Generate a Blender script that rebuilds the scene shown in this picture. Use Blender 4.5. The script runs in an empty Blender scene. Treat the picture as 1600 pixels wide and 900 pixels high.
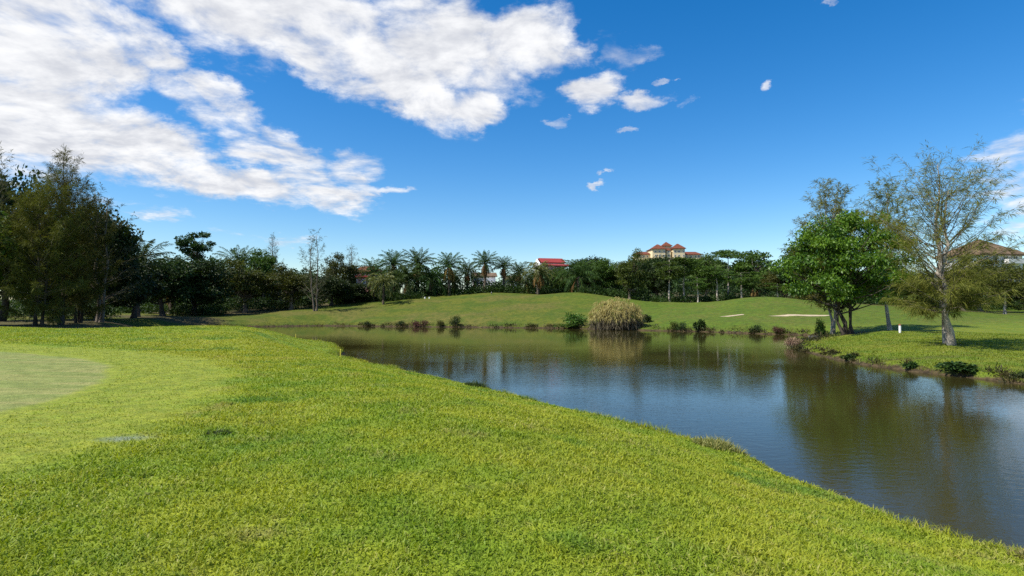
import bpy, math
import numpy as np
from mathutils import Vector

SC = bpy.context.scene
COL = SC.collection
F, HZ, EYE = 900.0, 480.0, 3.1          # focal length and horizon row of the photograph (1600 px wide), eye height above the water
SUN_EL, SUN_AZ = 52.0, -112.0            # degrees; azimuth clockwise from +Y


def wx(px, d):
    return (px - 800.0) / F * d


def wz(py, d):
    return EYE + (HZ - py) / F * d


# ------------------------------------------------------------------ noise
def _hash(ix, iy, s):
    n = (ix * 374761393 + iy * 668265263 + s * 1442695041) & 0xFFFFFFFF
    n = ((n ^ (n >> 13)) * 1274126177) & 0xFFFFFFFF
    return ((n ^ (n >> 16)) & 0xFFFF) / 65535.0


def vnoise(x, y, s=0):
    ix = np.floor(x).astype(np.int64); iy = np.floor(y).astype(np.int64)
    fx = x - ix; fy = y - iy
    fx = fx * fx * (3 - 2 * fx); fy = fy * fy * (3 - 2 * fy)
    a = _hash(ix, iy, s); b = _hash(ix + 1, iy, s); c = _hash(ix, iy + 1, s); d = _hash(ix + 1, iy + 1, s)
    return (a * (1 - fx) + b * fx) * (1 - fy) + (c * (1 - fx) + d * fx) * fy - 0.5


# ------------------------------------------------------------------ terrain
POND = np.array([(6.2, 6.75), (5.75, 7.1), (5.4, 7.75), (5.2, 8.9), (5.02, 9.9), (4.85, 11), (4.5, 12.1), (3.75, 13.0), (2.1, 15.8),
                 (0.4, 18.7), (-1.0, 21), (-2.1, 22.6), (-4.9, 26.5), (-8.5, 31.5), (-10.8, 35), (-11.2, 38.5), (-14, 46), (-20, 51.5),
                 (-28, 56), (-38, 63), (-46, 75), (-46, 86), (-38, 93), (-32, 96), (-20, 92.5), (-10, 90), (0, 87), (9, 84), (17, 77),
                 (24, 73), (29, 67), (33.5, 63), (31, 58), (26.5, 50), (22.5, 45.5), (20.5, 41.5), (19.3, 36), (18.8, 32), (19.2, 28),
                 (20.5, 23.5), (24, 18), (29, 12), (30, 3), (24, -3), (16, -2), (11, 1), (8.3, 4)], float)


def pond_sd(x, y):
    """Distance to the shoreline, positive on land."""
    x = np.asarray(x, float); y = np.asarray(y, float)
    best = np.full(x.shape, 1e9); ins = np.zeros(x.shape, bool)
    n = len(POND)
    for i in range(n):
        ax, ay = POND[i]; bx, by = POND[(i + 1) % n]
        ex, ey = bx - ax, by - ay
        t = np.clip(((x - ax) * ex + (y - ay) * ey) / (ex * ex + ey * ey), 0, 1)
        best = np.minimum(best, np.hypot(x - ax - t * ex, y - ay - t * ey))
        c = (ay > y) != (by > y)
        ins ^= c & (x < ex * (y - ay) / (ey if ey else 1e-9) + ax)
    sd = np.where(ins, -best, best)
    return sd + 0.34 * vnoise(x * 0.9, y * 0.9, 3) + 0.5 * vnoise(x * 0.25, y * 0.25, 4) * np.clip(y / 60, 0, 1)


def _pz(px, py, d):
    return (wx(px, d), d, wz(py, d))


CTRL = np.array([
    (0, 0, 1.5), (-5, 0, 1.55), (-10, 5, 1.55), (0, 5, 1.48), (5, -4, 1.45), (10, -12, 1.5), (-10, 15, 1.5), (-15, 20, 1.5), (-25, 20, 1.55),
    (0, 11, 1.35), (-8, 25, 1.3), (-14, 37, 1.5), (-30, 0, 1.7), (-60, 20, 1.8), (0, -40, 1.6), (60, -30, 2.0), (-60, -40, 2.0),
    _pz(350, 511, 40), _pz(180, 516, 40), _pz(0, 511, 40), (-52, 40, 1.8), _pz(440, 518, 43), _pz(270, 513, 40),
    (-36, 48, 1.05), (-24, 48, 1.05), _pz(60, 507, 55), _pz(0, 505, 58), _pz(180, 504, 62), _pz(180, 488, 100), _pz(300, 503, 70),
    _pz(300, 490, 104), _pz(0, 482, 120), (-150, 90, 3.0), (-160, 160, 4.5), _pz(400, 488, 108),
    _pz(450, 484, 108), _pz(500, 480, 112), _pz(600, 471, 116), _pz(660, 466, 118), _pz(700, 464, 118), _pz(768, 460, 118), _pz(850, 460, 118),
    _pz(900, 458, 114), _pz(960, 465, 110), _pz(1000, 473, 106), _pz(1000, 472, 122), _pz(1050, 473, 114), _pz(1060, 473, 124), _pz(1100, 474, 102), _pz(1110, 473, 118), _pz(1180, 465, 99), _pz(1180, 468, 110), _pz(1260, 472, 106), _pz(1260, 473, 120),
    _pz(1350, 473, 112), _pz(1500, 477, 112), _pz(1600, 479, 112), _pz(1145, 490, 84), _pz(1230, 493, 79),
    _pz(700, 489, 100), _pz(850, 486, 98), _pz(600, 490, 103), _pz(960, 488, 94), _pz(1080, 494, 86), _pz(1340, 492, 78),
    _pz(1478, 537, 36), _pz(1405, 521, 48), _pz(1335, 515, 54), _pz(1600, 520, 52), _pz(1600, 495, 76), _pz(1450, 494, 76),
    (28, 32, 0.45), (40, 20, 1.0), (60, 40, 1.5), (26, 40, 0.75), (45, 0, 1.5),
    (-60, 160, 6), (-20, 160, 6.5), (20, 165, 6.5), (60, 165, 6), (110, 165, 6), (90, 118, 5.0), (130, 118, 6), (160, 60, 3.5),
    (-400, 400, 6), (0, 400, 8), (400, 400, 8), (-400, -200, 3), (400, -200, 3)], float)


def _tps(r2):
    return 0.5 * r2 * np.log(r2 + 1e-6)


_n = len(CTRL)
_A = np.zeros((_n + 3, _n + 3))
_r2 = ((CTRL[:, None, :2] - CTRL[None, :, :2]) ** 2).sum(-1)
_A[:_n, :_n] = _tps(_r2) + np.eye(_n) * 0.1
_A[:_n, _n:] = np.c_[np.ones(_n), CTRL[:, :2]]
_A[_n:, :_n] = _A[:_n, _n:].T
_W = np.linalg.solve(_A, np.r_[CTRL[:, 2], 0, 0, 0])


def base_h(x, y):
    z = _W[_n] + _W[_n + 1] * x + _W[_n + 2] * y
    for i in range(_n):
        z = z + _W[i] * _tps((x - CTRL[i, 0]) ** 2 + (y - CTRL[i, 1]) ** 2)
    r = np.hypot(x, y)
    k = np.clip((r - 220) / 200, 0, 1); k = k * k * (3 - 2 * k)
    z = np.clip(z, 0.5, 14) * (1 - k) + 6 * k
    z = z + 32 * np.exp(-(((x - 125) / 120) ** 2 + ((y - 460) / 130) ** 2))
    z = z + 5 * np.exp(-(((x - 112) / 16) ** 2 + ((y - 130) / 14) ** 2))
    z = z + np.where(y > 55, 0.35, 0.12) * (vnoise(x * 0.16, y * 0.16, 1) + 0.4 * vnoise(x * 0.5, y * 0.5, 2)) * np.clip(r / 10, 0, 1)
    return z


def height(x, y):
    x = np.asarray(x, float); y = np.asarray(y, float)
    sd = pond_sd(x, y)
    b = base_h(x, y)
    lip = 0.32
    s = np.clip(sd / 6.0, 0, 1); s = s * s * (3 - 2 * s)
    out = lip * (1 - np.exp(-np.clip(sd, 0, 50) / 0.22)) + (b - lip) * s
    return np.where(sd > 0, out, np.maximum(-1.6, sd * 0.7))


def axis(parts):
    a = [parts[0][0]]
    for lo, hi, st in parts:
        n = max(1, int(round((hi - lo) / st)))
        a += list(np.linspace(lo, hi, n + 1)[1:])
    return np.array(a)


GX = axis([(-3000, -700, 230), (-700, -300, 40), (-300, -130, 8), (-130, -46, 1.4), (-46, -15, 0.5), (-15, 12, 0.25), (12, 40, 0.5), (40, 150, 1.4),
           (150, 320, 8), (320, 700, 40), (700, 3000, 230)])
GY = axis([(-400, -60, 40), (-60, -8, 3), (-8, 2, 0.5), (2, 50, 0.25), (50, 130, 0.8), (130, 220, 3), (220, 640, 15), (640, 3600, 150)])
_XX, _YY = np.meshgrid(GX, GY)
GZ = height(_XX, _YY)


def ground(x, y):
    """Height of the built ground sheet (bilinear)."""
    x = np.asarray(x, float); y = np.asarray(y, float)
    i = np.clip(np.searchsorted(GX, x) - 1, 0, len(GX) - 2); j = np.clip(np.searchsorted(GY, y) - 1, 0, len(GY) - 2)
    u = (x - GX[i]) / (GX[i + 1] - GX[i]); v = (y - GY[j]) / (GY[j + 1] - GY[j])
    return (GZ[j, i] * (1 - u) + GZ[j, i + 1] * u) * (1 - v) + (GZ[j + 1, i] * (1 - u) + GZ[j + 1, i + 1] * u) * v


def gz(x, y):
    return float(ground(np.array([x]), np.array([y]))[0])


# ------------------------------------------------------------------ mesh helpers
class MB:
    """Collects vertices and faces (quads and triangles, as arrays) with one tint value per face."""

    def __init__(self):
        self.v = []; self.n = 0; self.q = []; self.t = []; self.qv = []; self.tv = []; self.qm = []; self.tm = []

    def add(self, verts, quads=None, tris=None, var=0.5, mat=0):
        verts = np.asarray(verts, np.float32).reshape(-1, 3)
        for fs, L, V, M, k in ((quads, self.q, self.qv, self.qm, 4), (tris, self.t, self.tv, self.tm, 3)):
            if fs is not None and len(fs):
                fs = np.asarray(fs, np.int64).reshape(-1, k) + self.n
                L.append(fs)
                V.append(np.broadcast_to(np.asarray(var, np.float32), (len(fs),)).copy())
                M.append(np.full(len(fs), mat, np.int32))
        self.v.append(verts); self.n += len(verts)
        return self

    def mesh(self, name, mats, smooth=False):
        v = np.concatenate(self.v)
        q = np.concatenate(self.q) if self.q else np.zeros((0, 4), np.int64)
        t = np.concatenate(self.t) if self.t else np.zeros((0, 3), np.int64)
        m = bpy.data.meshes.new(name)
        m.vertices.add(len(v)); m.vertices.foreach_set('co', v.ravel())
        m.loops.add(q.size + t.size)
        m.loops.foreach_set('vertex_index', np.concatenate([q.ravel(), t.ravel()]).astype(np.int32))
        m.polygons.add(len(q) + len(t))
        m.polygons.foreach_set('loop_start', np.concatenate([np.arange(len(q)) * 4, q.size + np.arange(len(t)) * 3]).astype(np.int32))
        m.polygons.foreach_set('material_index', np.concatenate(self.qm + self.tm))
        m.polygons.foreach_set('use_smooth', np.full(len(q) + len(t), smooth, bool))
        a = m.attributes.new('tint', 'FLOAT', 'FACE')
        a.data.foreach_set('value', np.concatenate(self.qv + self.tv))
        for mt in (mats if isinstance(mats, (list, tuple)) else [mats]):
            m.materials.append(mt)
        m.update(calc_edges=True)
        return m


def unit(a):
    return a / (np.linalg.norm(a, axis=-1, keepdims=True) + 1e-9)


def rdir(rng, n):
    return unit(rng.normal(size=(n, 3)))


def leaves(mb, P, D, L, W, rng, var=None, bend=0.0):
    """Pointed leaf-shaped quads growing from P along D."""
    n = len(P)
    D = unit(D); S = unit(np.cross(D, rdir(rng, n)))
    L = np.broadcast_to(np.asarray(L, float), (n,))[:, None]; W = np.broadcast_to(np.asarray(W, float), (n,))[:, None]
    mid = P + D * L * 0.45
    tip = P + D * L + np.array([0, 0, -1.0]) * L * bend
    v = np.stack([P, mid + S * W * 0.5, tip, mid - S * W * 0.5], 1).reshape(-1, 3)
    mb.add(v, quads=np.arange(n * 4).reshape(n, 4), var=rng.random(n) if var is None else var)


def tube(mb, pts, radii, k=6, var=0.5, mat=0, cap=True):
    pts = np.asarray(pts, float); radii = np.asarray(radii, float); n = len(pts)
    tan = unit(np.gradient(pts, axis=0))
    ref = np.array([0.31, 0.17, 0.93]) if abs(tan[0, 2]) < 0.8 else np.array([1.0, 0.2, 0.1])
    s = unit(np.cross(tan, ref)); u = np.cross(tan, s)
    a = np.arange(k) / k * 2 * math.pi
    v = pts[:, None] + radii[:, None, None] * (np.cos(a)[None, :, None] * s[:, None] + np.sin(a)[None, :, None] * u[:, None])
    idx = np.arange(n * k).reshape(n, k)
    q = np.stack([idx[:-1], np.roll(idx[:-1], -1, 1), np.roll(idx[1:], -1, 1), idx[1:]], -1).reshape(-1, 4)
    verts = v.reshape(-1, 3); tris = None
    if cap:
        verts = np.r_[verts, pts[-1:]]
        tris = np.stack([idx[-1], np.roll(idx[-1], -1), np.full(k, n * k)], -1)
    mb.add(verts, q, tris, var, mat)


def box(mb, c, s, var=0.5, mat=0, taper=1.0):
    """Box centred on c (base centre) with size s; the top may taper."""
    x, y, z = c; a, b, h = s[0] / 2, s[1] / 2, s[2]
    v = [(x - a, y - b, z), (x + a, y - b, z), (x + a, y + b, z), (x - a, y + b, z)]
    v += [(x + (p[0] - x) * taper, y + (p[1] - y) * taper, z + h) for p in v]
    mb.add(v, [(3, 2, 1, 0), (4, 5, 6, 7), (0, 1, 5, 4), (1, 2, 6, 5), (2, 3, 7, 6), (3, 0, 4, 7)], var=var, mat=mat)


def ob(name, mesh, parent=None, loc=(0, 0, 0), rotz=0.0, **props):
    o = bpy.data.objects.new(name, mesh); COL.objects.link(o)
    o.location = loc; o.rotation_euler = (0, 0, rotz)
    if parent is not None:
        o.parent = parent
    for k, v in props.items():
        o[k] = v
    return o


def thing(name, label, cat, loc, rotz=0.0, scale=(1, 1, 1), group=None, tilt=0.0):
    o = bpy.data.objects.new(name, None); COL.objects.link(o)
    o.empty_display_size = 0.3
    o.location = loc; o.rotation_euler = (tilt, 0, rotz); o.scale = scale
    o['label'] = label; o['category'] = cat
    if group:
        o['group'] = group
    return o


# ------------------------------------------------------------------ materials
class NT:
    def __init__(self, tree):
        self.t = tree

    def n(self, typ, props=None, **ins):
        nd = self.t.nodes.new(typ)
        for k, v in (props or {}).items():
            setattr(nd, k, v)
        for k, v in ins.items():
            key = int(k[1:]) if k[0] == '_' else k.replace('__', ' ')
            s = nd.inputs[key]
            if isinstance(v, bpy.types.NodeSocket):
                self.t.links.new(v, s)
            else:
                s.default_value = v
        return nd

    def math(self, op, a, b=0.0, c=None, clamp=False):
        kw = {'_0': a, '_1': b}
        if c is not None:
            kw['_2'] = c
        return self.n('ShaderNodeMath', {'operation': op, 'use_clamp': clamp}, **kw).outputs[0]

    def vec(self, op, a, b=(0, 0, 0)):
        nd = self.n('ShaderNodeVectorMath', {'operation': op}, _0=a, _1=b)
        return nd.outputs['Value'] if op in ('LENGTH', 'DOT_PRODUCT', 'DISTANCE') else nd.outputs[0]

    def noise(self, vec, scale, detail=3.0, rough=0.55, dist=0.0):
        return self.n('ShaderNodeTexNoise', None, Vector=vec, Scale=scale, Detail=detail, Roughness=rough, Distortion=dist).outputs['Fac']

    def ramp(self, v, lo, hi, a=0.0, b=1.0, smooth=True):
        return self.n('ShaderNodeMapRange', {'interpolation_type': 'SMOOTHSTEP' if smooth else 'LINEAR'}, _0=v, _1=lo, _2=hi, _3=a, _4=b).outputs[0]

    def mix(self, f, a, b, mode='MIX'):
        nd = self.n('ShaderNodeMix', {'data_type': 'RGBA', 'blend_type': mode})
        for i, v in ((0, f), (6, a), (7, b)):
            if isinstance(v, bpy.types.NodeSocket):
                self.t.links.new(v, nd.inputs[i])
            else:
                nd.inputs[i].default_value = v if i == 0 else (*v, 1.0)
        return nd.outputs[2]


def new_mat(name):
    m = bpy.data.materials.new(name); m.use_nodes = True
    m.node_tree.nodes.clear()
    t = NT(m.node_tree)
    out = t.n('ShaderNodeOutputMaterial')
    return m, t, out


def leaf_mat(name, dark, light, trans=0.3, rough=0.55, spec=0.25, spread=0.25, transcol=None):
    """Leaves: every face has its own tint between two colours, every copy of a plant a slightly different one."""
    m, t, out = new_mat(name)
    a = t.n('ShaderNodeAttribute', {'attribute_name': 'tint'}).outputs['Fac']
    oi = t.n('ShaderNodeObjectInfo').outputs['Random']
    c = t.mix(a, dark, light)
    hsv = t.n('ShaderNodeHueSaturation', None, Hue=t.ramp(oi, 0, 1, 0.5 - 0.02, 0.5 + 0.02, False), Saturation=1.0,
              Value=t.ramp(oi, 0, 1, 1 - spread, 1 + spread, False), Color=c).outputs[0]
    p = t.n('ShaderNodeBsdfPrincipled', None, Base__Color=hsv, Roughness=rough)
    p.inputs['Specular IOR Level'].default_value = spec
    tc = t.mix(1.0, hsv, transcol or (1.25, 1.2, 0.5), 'MULTIPLY')
    tr = t.n('ShaderNodeBsdfTranslucent', None, Color=tc)
    mx = t.n('ShaderNodeMixShader', None, _0=trans, _1=p.outputs[0], _2=tr.outputs[0])
    t.t.links.new(mx.outputs[0], out.inputs[0])
    return m


def plain_mat(name, a, b, scale=4.0, rough=0.8, bump=0.3, stretch=(1, 1, 1), spec=0.3, metal=0.0):
    """Two-tone weathered surface with a fine bump."""
    m, t, out = new_mat(name)
    co = t.n('ShaderNodeTexCoord').outputs['Object']
    co = t.n('ShaderNodeMapping', None, Vector=co, Scale=stretch).outputs[0]
    n1 = t.noise(co, scale, 5, 0.6)
    c = t.mix(t.ramp(n1, 0.35, 0.65), a, b)
    bp = t.n('ShaderNodeBump', None, Height=n1, Strength=bump, Distance=0.05).outputs[0]
    p = t.n('ShaderNodeBsdfPrincipled', None, Base__Color=c, Roughness=rough, Normal=bp, Metallic=metal)
    p.inputs['Specular IOR Level'].default_value = spec
    t.t.links.new(p.outputs[0], out.inputs[0])
    return m


GREEN_C, GREEN_R = (-22.0, 6.0), 14.6


def turf_group():
    """Colour of the turf by place: lush, yellowish and worn patches, the putting green and its fringe."""
    g = bpy.data.node_groups.new('turf colour', 'ShaderNodeTree')
    g.interface.new_socket('Color', in_out='OUTPUT', socket_type='NodeSocketColor')
    g.interface.new_socket('Fine', in_out='OUTPUT', socket_type='NodeSocketFloat')
    t = NT(g)
    out = t.n('NodeGroupOutput')
    pos = t.n('ShaderNodeNewGeometry').outputs['Position']
    flat = t.vec('MULTIPLY', pos, (1, 1, 0))
    sep = t.n('ShaderNodeSeparateXYZ', None, Vector=pos)
    n_big = t.noise(flat, 0.13, 4, 0.55)
    n_mid = t.noise(flat, 0.75, 5, 0.6)
    n_sm = t.noise(flat, 4.0, 4, 0.65)
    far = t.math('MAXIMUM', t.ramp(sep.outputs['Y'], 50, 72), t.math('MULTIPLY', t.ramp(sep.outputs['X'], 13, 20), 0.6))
    c = t.mix(t.ramp(n_mid, 0.36, 0.64), (0.172, 0.262, 0.018), (0.298, 0.335, 0.024))
    c = t.mix(t.ramp(n_big, 0.42, 0.62, 0.0, 0.65), c, (0.350, 0.345, 0.030))
    c = t.mix(t.ramp(t.noise(flat, 0.36, 4, 0.6), 0.55, 0.66, 0, 0.75), c, (0.095, 0.205, 0.022))
    worn = t.math('MULTIPLY', t.ramp(t.noise(flat, 0.9, 6, 0.7), 0.54, 0.70), 0.6)
    c = t.mix(worn, c, (0.30, 0.235, 0.085))
    # the slopes beyond the water: rougher, drier turf
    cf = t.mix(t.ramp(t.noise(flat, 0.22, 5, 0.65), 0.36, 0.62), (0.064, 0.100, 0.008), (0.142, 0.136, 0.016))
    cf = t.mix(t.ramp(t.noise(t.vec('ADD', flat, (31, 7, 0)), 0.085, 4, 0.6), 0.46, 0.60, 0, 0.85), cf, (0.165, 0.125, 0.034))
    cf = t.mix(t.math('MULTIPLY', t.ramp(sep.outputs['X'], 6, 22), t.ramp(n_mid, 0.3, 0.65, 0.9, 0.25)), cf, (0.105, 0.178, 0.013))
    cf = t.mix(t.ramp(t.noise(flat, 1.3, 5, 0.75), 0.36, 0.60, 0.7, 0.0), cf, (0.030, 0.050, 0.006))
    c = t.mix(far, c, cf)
    # putting green and fringe
    wob = t.math('MULTIPLY', t.math('SUBTRACT', t.noise(flat, 0.35, 2, 0.5), 0.5), 0.8)
    d = t.math('ADD', t.vec('DISTANCE', flat, (*GREEN_C, 0)), wob)
    d = t.math('ADD', d, t.math('MULTIPLY', t.math('SUBTRACT', t.noise(flat, 5.0, 3, 0.6), 0.5), 0.22))
    fr = t.ramp(d, GREEN_R + 1.9, GREEN_R + 2.9, 0.8, 0.0)
    c = t.mix(fr, c, t.mix(t.ramp(n_sm, 0.35, 0.65), (0.255, 0.315, 0.032), (0.310, 0.322, 0.040)))
    streak = t.noise(t.vec('MULTIPLY', flat, (0.25, 1.6, 1)), 1.0, 4, 0.6)
    gc = t.mix(t.ramp(streak, 0.38, 0.65), (0.235, 0.272, 0.074), (0.320, 0.300, 0.104))
    c = t.mix(t.ramp(d, GREEN_R - 0.16, GREEN_R + 0.14, 1.0, 0.0), c, gc)
    # grey chalky stain beside the fringe
    st = t.vec('MULTIPLY', t.vec('SUBTRACT', flat, (-4.72, 7.05, 0)), (2.3, 3.6, 1))
    sd = t.math('ADD', t.vec('LENGTH', st), t.math('MULTIPLY', t.math('SUBTRACT', n_sm, 0.5), 1.3))
    c = t.mix(t.ramp(sd, 0.15, 1.0, 0.7, 0.0), c, (0.17, 0.205, 0.21))
    g.links.new(c, out.inputs[0])
    g.links.new(t.noise(flat, 14.0, 5, 0.7), out.inputs[1])
    return g


TURF = turf_group()


def ground_mat():
    m, t, out = new_mat('turf ground')
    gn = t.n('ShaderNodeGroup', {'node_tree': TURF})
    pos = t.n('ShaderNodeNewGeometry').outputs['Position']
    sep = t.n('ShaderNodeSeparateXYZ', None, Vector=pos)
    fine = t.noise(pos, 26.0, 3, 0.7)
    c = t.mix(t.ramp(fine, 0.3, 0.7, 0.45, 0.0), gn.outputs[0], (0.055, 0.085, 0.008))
    c = t.mix(t.ramp(t.noise(pos, 2.6, 5, 0.75), 0.36, 0.60, 0.45, 0.0), c, (0.055, 0.085, 0.010))
    soil = t.n('ShaderNodeAttribute', {'attribute_name': 'soil'}).outputs['Fac']
    edge = t.math('ADD', sep.outputs['Z'], t.math('MULTIPLY', t.math('SUBTRACT', t.noise(pos, 1.1, 5, 0.7), 0.5), 0.75))
    mud = t.mix(t.ramp(t.noise(pos, 3.0, 5, 0.7), 0.35, 0.65), (0.030, 0.022, 0.012), (0.085, 0.060, 0.030))
    c = t.mix(t.ramp(edge, 0.10, 0.26, 1.0, 0.0), c, mud)
    dirt = t.mix(t.ramp(t.noise(pos, 1.4, 6, 0.7), 0.35, 0.65), (0.045, 0.040, 0.018), (0.095, 0.075, 0.035))
    sm = t.math('ADD', soil, t.math('MULTIPLY', t.math('SUBTRACT', t.noise(pos, 0.5, 5, 0.65), 0.5), 0.7))
    c = t.mix(t.ramp(sm, 0.40, 0.65, 0.0, 0.9), c, dirt)
    hgt = t.math('ADD', fine, t.math('MULTIPLY', t.noise(pos, 5.0, 3, 0.6), 1.4))
    bp = t.n('ShaderNodeBump', None, Height=hgt, Strength=0.55, Distance=0.06).outputs[0]
    p = t.n('ShaderNodeBsdfPrincipled', None, Base__Color=c, Roughness=0.85, Normal=bp)
    p.inputs['Specular IOR Level'].default_value = 0.15
    t.t.links.new(p.outputs[0], out.inputs[0])
    return m


def blade_mat(name, mul=(1, 1, 1), dead=0.12):
    m, t, out = new_mat(name)
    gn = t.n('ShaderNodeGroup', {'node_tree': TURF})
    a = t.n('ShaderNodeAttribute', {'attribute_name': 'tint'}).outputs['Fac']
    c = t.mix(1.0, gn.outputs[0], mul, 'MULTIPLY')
    c = t.mix(t.ramp(a, 0.0, 0.7, 0.45, 0.0), c, (0.085, 0.165, 0.010))
    c = t.mix(t.ramp(a, 1.0 - dead - 0.06, 1.0 - dead + 0.06, 0, 0.55), c, (0.42, 0.37, 0.14))
    p = t.n('ShaderNodeBsdfPrincipled', None, Base__Color=c, Roughness=0.5)
    p.inputs['Specular IOR Level'].default_value = 0.18
    tr = t.n('ShaderNodeBsdfTranslucent', None, Color=t.mix(1.0, c, (1.3, 1.25, 0.5), 'MULTIPLY'))
    mx = t.n('ShaderNodeMixShader', None, _0=0.35, _1=p.outputs[0], _2=tr.outputs[0])
    t.t.links.new(mx.outputs[0], out.inputs[0])
    return m


def water_mat():
    m, t, out = new_mat('murky pond water')
    pos = t.n('ShaderNodeNewGeometry').outputs['Position']
    v1 = t.n('ShaderNodeMapping', None, Vector=pos, Rotation=(0, 0, math.radians(18)), Scale=(1.0, 2.1, 1)).outputs[0]
    w1 = t.noise(v1, 2.6, 3, 0.55, 0.4)
    w2 = t.noise(v1, 9.0, 2, 0.5, 0.2)
    patch = t.ramp(t.noise(t.vec('MULTIPLY', pos, (0.06, 0.10, 1)), 1.0, 3, 0.5), 0.36, 0.62, 0.35, 1.0)
    sep = t.n('ShaderNodeSeparateXYZ', None, Vector=pos)
    calm = t.ramp(sep.outputs['Y'], 25, 65, 1.0, 0.25)
    hgt = t.math('ADD', w1, t.math('MULTIPLY', w2, 0.35))
    hgt = t.math('MULTIPLY', hgt, t.math('MULTIPLY', patch, calm))
    bp = t.n('ShaderNodeBump', None, Height=hgt, Strength=1.0, Distance=0.0062).outputs[0]
    c = t.mix(t.ramp(t.noise(pos, 0.12, 3, 0.5), 0.35, 0.65), (0.030, 0.028, 0.007), (0.038, 0.032, 0.009))
    p = t.n('ShaderNodeBsdfPrincipled', None, Base__Color=c, Roughness=0.03, IOR=1.333, Normal=bp)
    t.t.links.new(p.outputs[0], out.inputs[0])
    return m


M_GROUND = ground_mat()
M_BLADE = blade_mat('lawn blades')
M_LONG = blade_mat('long bank grass', (1.0, 0.95, 1.0), 0.22)
M_WATER = water_mat()
M_BARK = plain_mat('grey bark', (0.10, 0.08, 0.06), (0.22, 0.18, 0.14), 3.0, 0.9, 0.6, (1, 1, 0.35))
M_BARK_PALE = plain_mat('pale bark', (0.20, 0.17, 0.13), (0.40, 0.36, 0.30), 2.2, 0.9, 0.6, (1, 1, 0.5))
M_BARK_DARK = plain_mat('dark bark', (0.03, 0.024, 0.018), (0.075, 0.06, 0.045), 3.0, 0.9, 0.6, (1, 1, 0.35))
M_DEEP = leaf_mat('deep green leaves', (0.012, 0.028, 0.006), (0.040, 0.072, 0.011), 0.22)
M_OLIVE = leaf_mat('olive green leaves', (0.030, 0.042, 0.007), (0.100, 0.112, 0.014), 0.28)
M_MID = leaf_mat('mid green leaves', (0.024, 0.060, 0.009), (0.095, 0.160, 0.020), 0.3)
M_UNDER = leaf_mat('undergrowth leaves', (0.014, 0.034, 0.006), (0.050, 0.085, 0.012), 0.25)
M_BRIGHT = leaf_mat('bright green leaves', (0.028, 0.080, 0.008), (0.165, 0.270, 0.020), 0.38, 0.45, 0.35, 0.05)
M_NEEDLE = leaf_mat('grey green needles', (0.075, 0.096, 0.018), (0.225, 0.220, 0.042), 0.3, 0.7, 0.1, 0.12)
M_NEEDLE_DARK = leaf_mat('dark olive needles', (0.040, 0.050, 0.011), (0.150, 0.148, 0.026), 0.25, 0.7, 0.1, 0.15)
M_NEEDLE_GREY = leaf_mat('thin greyish needles', (0.050, 0.060, 0.030), (0.115, 0.115, 0.055), 0.25, 0.7, 0.1, 0.12)
M_PALM = leaf_mat('palm fronds', (0.014, 0.036, 0.009), (0.066, 0.112, 0.020), 0.28, 0.6, 0.15)
M_PALM_Y = leaf_mat('yellowish palm fronds', (0.055, 0.075, 0.014), (0.16, 0.16, 0.04), 0.25, 0.5, 0.3)
M_DEAD = leaf_mat('dead brown fronds', (0.09, 0.055, 0.022), (0.30, 0.19, 0.07), 0.15, 0.8, 0.1)
M_STRAW = leaf_mat('straw yellow leaves', (0.22, 0.20, 0.065), (0.52, 0.47, 0.175), 0.3, 0.6, 0.2, 0.05)
M_STRAW_DEAD = leaf_mat('grey dead leaves', (0.07, 0.055, 0.035), (0.20, 0.165, 0.11), 0.1, 0.8, 0.1, 0.05)
M_RED = leaf_mat('reddish leaves', (0.040, 0.016, 0.014), (0.13, 0.05, 0.04), 0.2, 0.6, 0.2, 0.1)
M_PINK = leaf_mat('dry pinkish twigs', (0.13, 0.08, 0.055), (0.34, 0.22, 0.16), 0.15, 0.8, 0.1, 0.05)
M_BOOT = plain_mat('palm trunk', (0.045, 0.035, 0.025), (0.14, 0.11, 0.08), 5.0, 0.95, 0.9)
M_SAND = plain_mat('bunker sand', (0.34, 0.27, 0.17), (0.46, 0.38, 0.25), 1.5, 0.95, 0.2)
M_WHITE = plain_mat('white render', (0.70, 0.68, 0.64), (0.80, 0.78, 0.75), 0.6, 0.85, 0.05)
M_CREAM = plain_mat('cream render', (0.68, 0.55, 0.32), (0.76, 0.62, 0.38), 0.5, 0.85, 0.05)
M_PINKWALL = plain_mat('pink render', (0.48, 0.25, 0.20), (0.60, 0.34, 0.28), 0.5, 0.85, 0.05)
M_REDROOF = plain_mat('red roof sheet', (0.20, 0.026, 0.020), (0.30, 0.045, 0.032), 0.8, 0.6, 0.2, (1, 8, 1))
M_TILE = plain_mat('terracotta roof tiles', (0.110, 0.034, 0.018), (0.190, 0.060, 0.030), 1.2, 0.75, 0.4)
M_TILE_BROWN = plain_mat('weathered brown roof', (0.085, 0.055, 0.030), (0.17, 0.115, 0.065), 0.9, 0.85, 0.5)
M_GLASSDARK = plain_mat('dark window glass', (0.02, 0.025, 0.03), (0.04, 0.045, 0.05), 1.0, 0.12, 0.0, spec=0.6)
M_CONC = plain_mat('dark concrete', (0.05, 0.048, 0.045), (0.13, 0.125, 0.12), 3.0, 0.9, 0.3)
M_PAINT_WHITE = plain_mat('white paint', (0.70, 0.70, 0.68), (0.82, 0.82, 0.80), 6.0, 0.5, 0.05)
M_PAINT_YEL = plain_mat('yellow paint', (0.65, 0.52, 0.06), (0.75, 0.62, 0.10), 8.0, 0.5, 0.05)
M_PAINT_RED = plain_mat('brown red paint', (0.22, 0.07, 0.04), (0.32, 0.12, 0.07), 6.0, 0.6, 0.05)

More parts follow.
